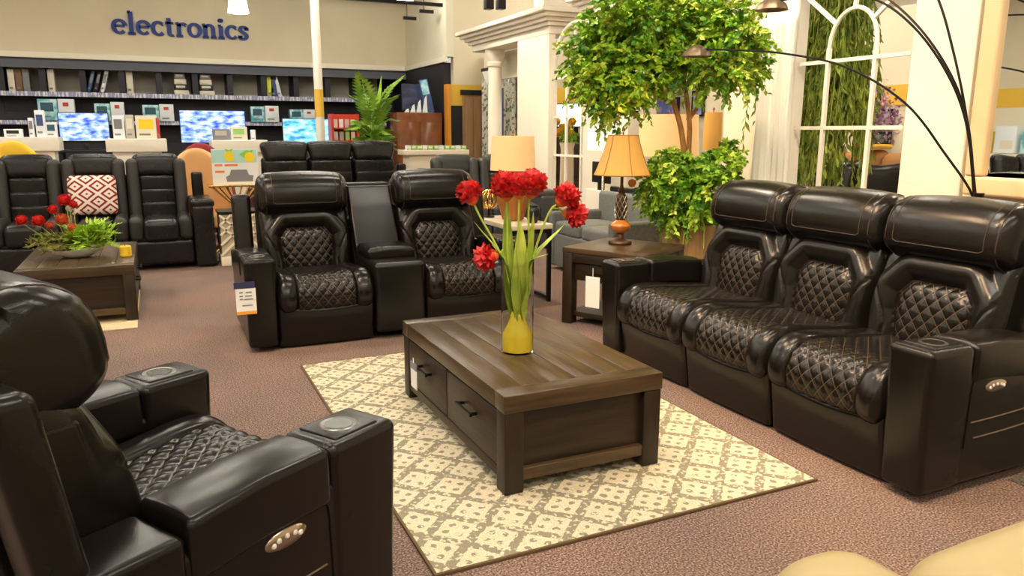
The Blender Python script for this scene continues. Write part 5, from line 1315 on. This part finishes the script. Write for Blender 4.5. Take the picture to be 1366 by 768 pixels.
for r_ in range(5):
    for k in range(8):
        o = MB().rbox((-.30+.06*r_, -.62+k*.175+(r_ % 2)*.08, .05+.09*r_), (.10, .165, .02), .004, 1, (1, 1, 1)).build('slate_tile', 'slate', aw)
for s in (-.6, .6): MB().bar((-.30, s, .02), (0, s, .45), .04, .04).build('rafter', 'bark', aw, smooth=False)
# curtain display in the far bay
struct(MB().box(6.05, 6.15, 12.35, 14.3, 0, 3.0).build('wall_curtain_bay', 'cream_paint', smooth=False))
mat('curtain_print', (.62, .60, .50), .85, col2=(.14, .17, .13), scale=16, contrast=(.52, .60))
cb = thing('curtain_display', 'grey patterned curtains with white scalloped valance under the long cornice', 'curtain', (5.98, 0, 0))
def cgrid(px0, px1, py0, py1, nm, m_, X=5.98):
    y0, y1, z0, z1 = rectX(px0, py0, px1, py1, X); P = np.zeros((24, 6, 3))
    for i in range(24):
        for j in range(6): P[i, j] = (.03*math.sin(i*1.3), y0+(y1-y0)*i/23, z0+(z1-z0)*j/5)
    o = MB().grid(P).build(nm, m_, cb); o.modifiers.new('thick', 'SOLIDIFY').thickness = .006
cgrid(645, 658, 105, 230, 'curtain_panel', 'curtain_print'); cgrid(674, 687, 105, 230, 'curtain_panel', 'curtain_print')
y0, y1, z0, z1 = rectX(645, 92, 688, 112, 5.95)
for k in range(3):
    w_ = (y1-y0)/3; MB().prism([(y0+k*w_, z1), (y0+(k+1)*w_, z1), (y0+(k+.5)*w_, z0)], -.06, -.03, 'x').build('valance', 'paper', cb, smooth=False)
MB().box(-.06, -.02, y0-.05, y1+.05, z1, z1+.06).build('curtain_rod', 'metal_dark', cb, smooth=False)
y0, y1, z0, z1 = rectX(658, 118, 674, 190, 6.04); MB().box(.04, .06, y0, y1, z0, z1).build('window_pane', 'box_blue', cb, smooth=False)
o = thing('brass_vase', 'round brass vase on a stand before the patterned curtains', 'vase', tuple(at(660, 150, X=5.7)))
MB().lathe([(.03, -.11), (.07, -.08), (.10, 0), (.07, .08), (.04, .10), (.05, .12)], 20).build('body', 'gold_metal', o); MB().tube([(0, 0, -.11), (0, 0, -o.location.z)], .02, 8).build('stand', 'metal_dark', o)
# bright television and sunflowers seen through the farther grille
y0, y1, z0, z1 = rectX(741, 137, 778, 170, 6.3)
tv = thing('television', 'bright white television standing behind the grille by the pilaster', 'television', (6.3, (y0+y1)/2, z0)); H2 = z1-z0; W = y1-y0
mat('screen_white', (.05, .05, .05), .3, emit=(.75, .92, 1), estr=1.3)
MB().rbox((.03, 0, H2/2), (.05, W, H2), .008, 2, (1, 1, 1)).build('casing', 'plastic_black', tv); MB().box(0, .006, -W/2+.015, W/2-.015, .02, H2-.02).build('screen', 'screen_white', tv, smooth=False)
MB().box(.0, .06, -.04, .04, -.1, 0).build('stand', 'plastic_black', tv, smooth=False)
t_ = thing('dark_cabinet', 'dark brown cabinet under the bright white television', 'cabinet', (6.1, (y0+y1)/2, 0)); zc = z0-.10
MB().rbox((.2, 0, zc/2), (.4, W*1.6, zc), .01, 2, (1, 1, 1)).build('body', 'wood_z', t_)
for k in (-1, 1):
    for j in range(2): d_ = MB().rbox((-.005, k*W*.4, zc*(.28+.45*j)), (.02, W*.74, zc*.38), .004, 1, (1, 1, 1)).build('drawer', 'wood_y', t_); MB().bar((-.03, k*W*.4-.05, zc*(.28+.45*j)), (-.03, k*W*.4+.05, zc*(.28+.45*j)), .012, .012).build('handle', 'chrome', d_)
sf = thing('sunflower_bunch', 'yellow sunflowers in a pot before the dark brown cabinet', 'flower arrangement', (5.75, at(757, 175, X=5.75).y, 0)); zz = at(757, 190, X=5.75).z
MB().lathe([(.10, 0), (.12, .02), (.10, zz-.1), (.12, zz)], 20).build('pot', 'stone_pale', sf)
for k in range(6):
    a = k*1.05; top = (.10*math.cos(a), .16*math.sin(a), zz+.12+.08*(k % 3)); MB().tube([(0, 0, zz-.02), top], .006, 5).build('stem', 'stem_green', sf); f_ = bloom(sf, top, (-.8, .2*math.sin(a), .4), .06, 60+k, 'velvet_yellow'); f_.name = 'flower'
mb = MB(); leaves(mb, cluster((0, 0, zz+.10), .14, .18, .12, 60, np.random.RandomState(9)), .10, 0, np.random.RandomState(8)); stuff(mb.build('foliage', 'tree_leaf', sf, smooth=False))
# what stands beyond the nearer grille
struct(MB().box(8.6, 8.7, 4.6, 9.2, 0, 3.0).build('wall_alcove', 'cream_dim', smooth=False))
struct(MB().box(8.58, 8.6, 4.6, 9.2, 1.80, 2.05).build('trim_6', 'yellow_paint', smooth=False))
canvas(1163, 147, 1192, 170, 8.57, (.25, .27, .22), (.55, .52, .40), 'framed grey landscape above a dark framed picture', 4)
canvas(1160, 177, 1188, 192, 8.57, (.05, .06, .05), (.20, .21, .18), 'dark framed picture under the grey landscape', 5)
mat('suede_tan', (.42, .20, .07), .8); mat('throw_yellow', (.75, .45, .05), .85)
def plain_sofa(label, m_, loc, rz, W, H, n):
    t = thing('sofa', label, 'sofa', loc, rz)
    MB().rbox((0, .45, .24), (W, .88, .40), .05, 3, (2, 2, 2)).build('base', m_, t)
    for s in (-1, 1): MB().rbox((s*(W/2-.11), .42, .34), (.22, .88, .60), .08, 4, (2, 3, 3)).build('armrest', m_, t)
    w = (W-.44)/n
    for k in range(n):
        x_ = -W/2+.22+w*(k+.5)
        MB().rbox((x_, .32, .47), (w-.01, .60, .18), .06, 4, (4, 4, 2), lambda v: puff(v, .03)).build('seat_cushion', m_, t)
        MB().rbox((x_, .74, H-.30), (w-.01, .26, .58), .10, 4, (4, 3, 4), lambda v: v+np.stack([0*v[:, 0], .2*v[:, 2], .02*np.sin(v[:, 0]*9)], 1)).build('back_cushion', m_, t)
    return t
plain_sofa('tan suede sofa with yellow throw behind the purple blossom tree', 'suede_tan', (7.40, at(1140, 210, X=8.0).y, 0), -PI/2, 2.3, 1.24, 3)
o = MB().rbox((0, 0, 0), (.34, .34, .05), .02, 3, (3, 3, 2)).build('throw_blanket', 'throw_yellow'); p_ = at(1160, 210, X=7.75); o.location = (8.10, at(1162, 205, X=8.1).y, 1.29); tag(o, 'folded yellow throw over the tan suede sofa back', 'throw')
plain_sofa('slouchy black leather sofa right behind the hanging willow', 'leather', (5.98, at(1142, 230, X=6.6).y, 0), -PI/2, 1.75, 1.16, 2)
# what the tall mirror shows of the shop floor on the other side
plain_sofa('black leather sofa standing out by the yellow-banded side wall', 'leather_far', (-5.6, 8.6, 0), math.radians(20), 2.0, 1.05, 3)
winged_sofa('black recliner sofa standing alone on the open carpet', 'ASSA', (-3.9, 11.4, 0), math.radians(10), H=1.1)
wl_ = thing('wall_banner', 'tall red banner hanging on the yellow-banded side wall', 'banner', (XL+.03, 13.2, 2.6))
MB().box(0, .02, -.5, .5, 0, 1.3).build('cloth', 'rack_red', wl_, smooth=False); MB().tube([(.03, -.55, 1.3), (.03, .55, 1.3)], .02, 8).build('rod', 'metal_dark', wl_)
for k in range(12):
    o = thing('product_box', ('teal', 'white', 'yellow')[k % 3]+' carton on display along the yellow-banded side wall', 'box', (XL+.36, 7.2+k*.62, .992), PI/2, 'cartons along the yellow-banded side wall')
    MB().rbox((0, 0, .26+.06*(k % 2)), (.5, .3, .5+.12*(k % 2)), .01, 1, (1, 1, 1)).build('carton', ('box_teal', 'box_white', 'print_yellow')[k % 3], o); MB().box(-.2, .1, -.16, -.14, .1, .3).build('front_print', 'box_cream', o, smooth=False)
t_ = thing('display_counter', 'long white counter along the yellow-banded side wall', 'counter', (XL+.40, 10.5, 0))
MB().rbox((0, 0, .90), (.7, 8.2, .18), .01, 2, (1, 1, 1)).build('counter_top', 'white_paint', t_); MB().box(-.3, .28, -4.0, 4.0, 0, .81).build('base', 'white_paint', t_, smooth=False)
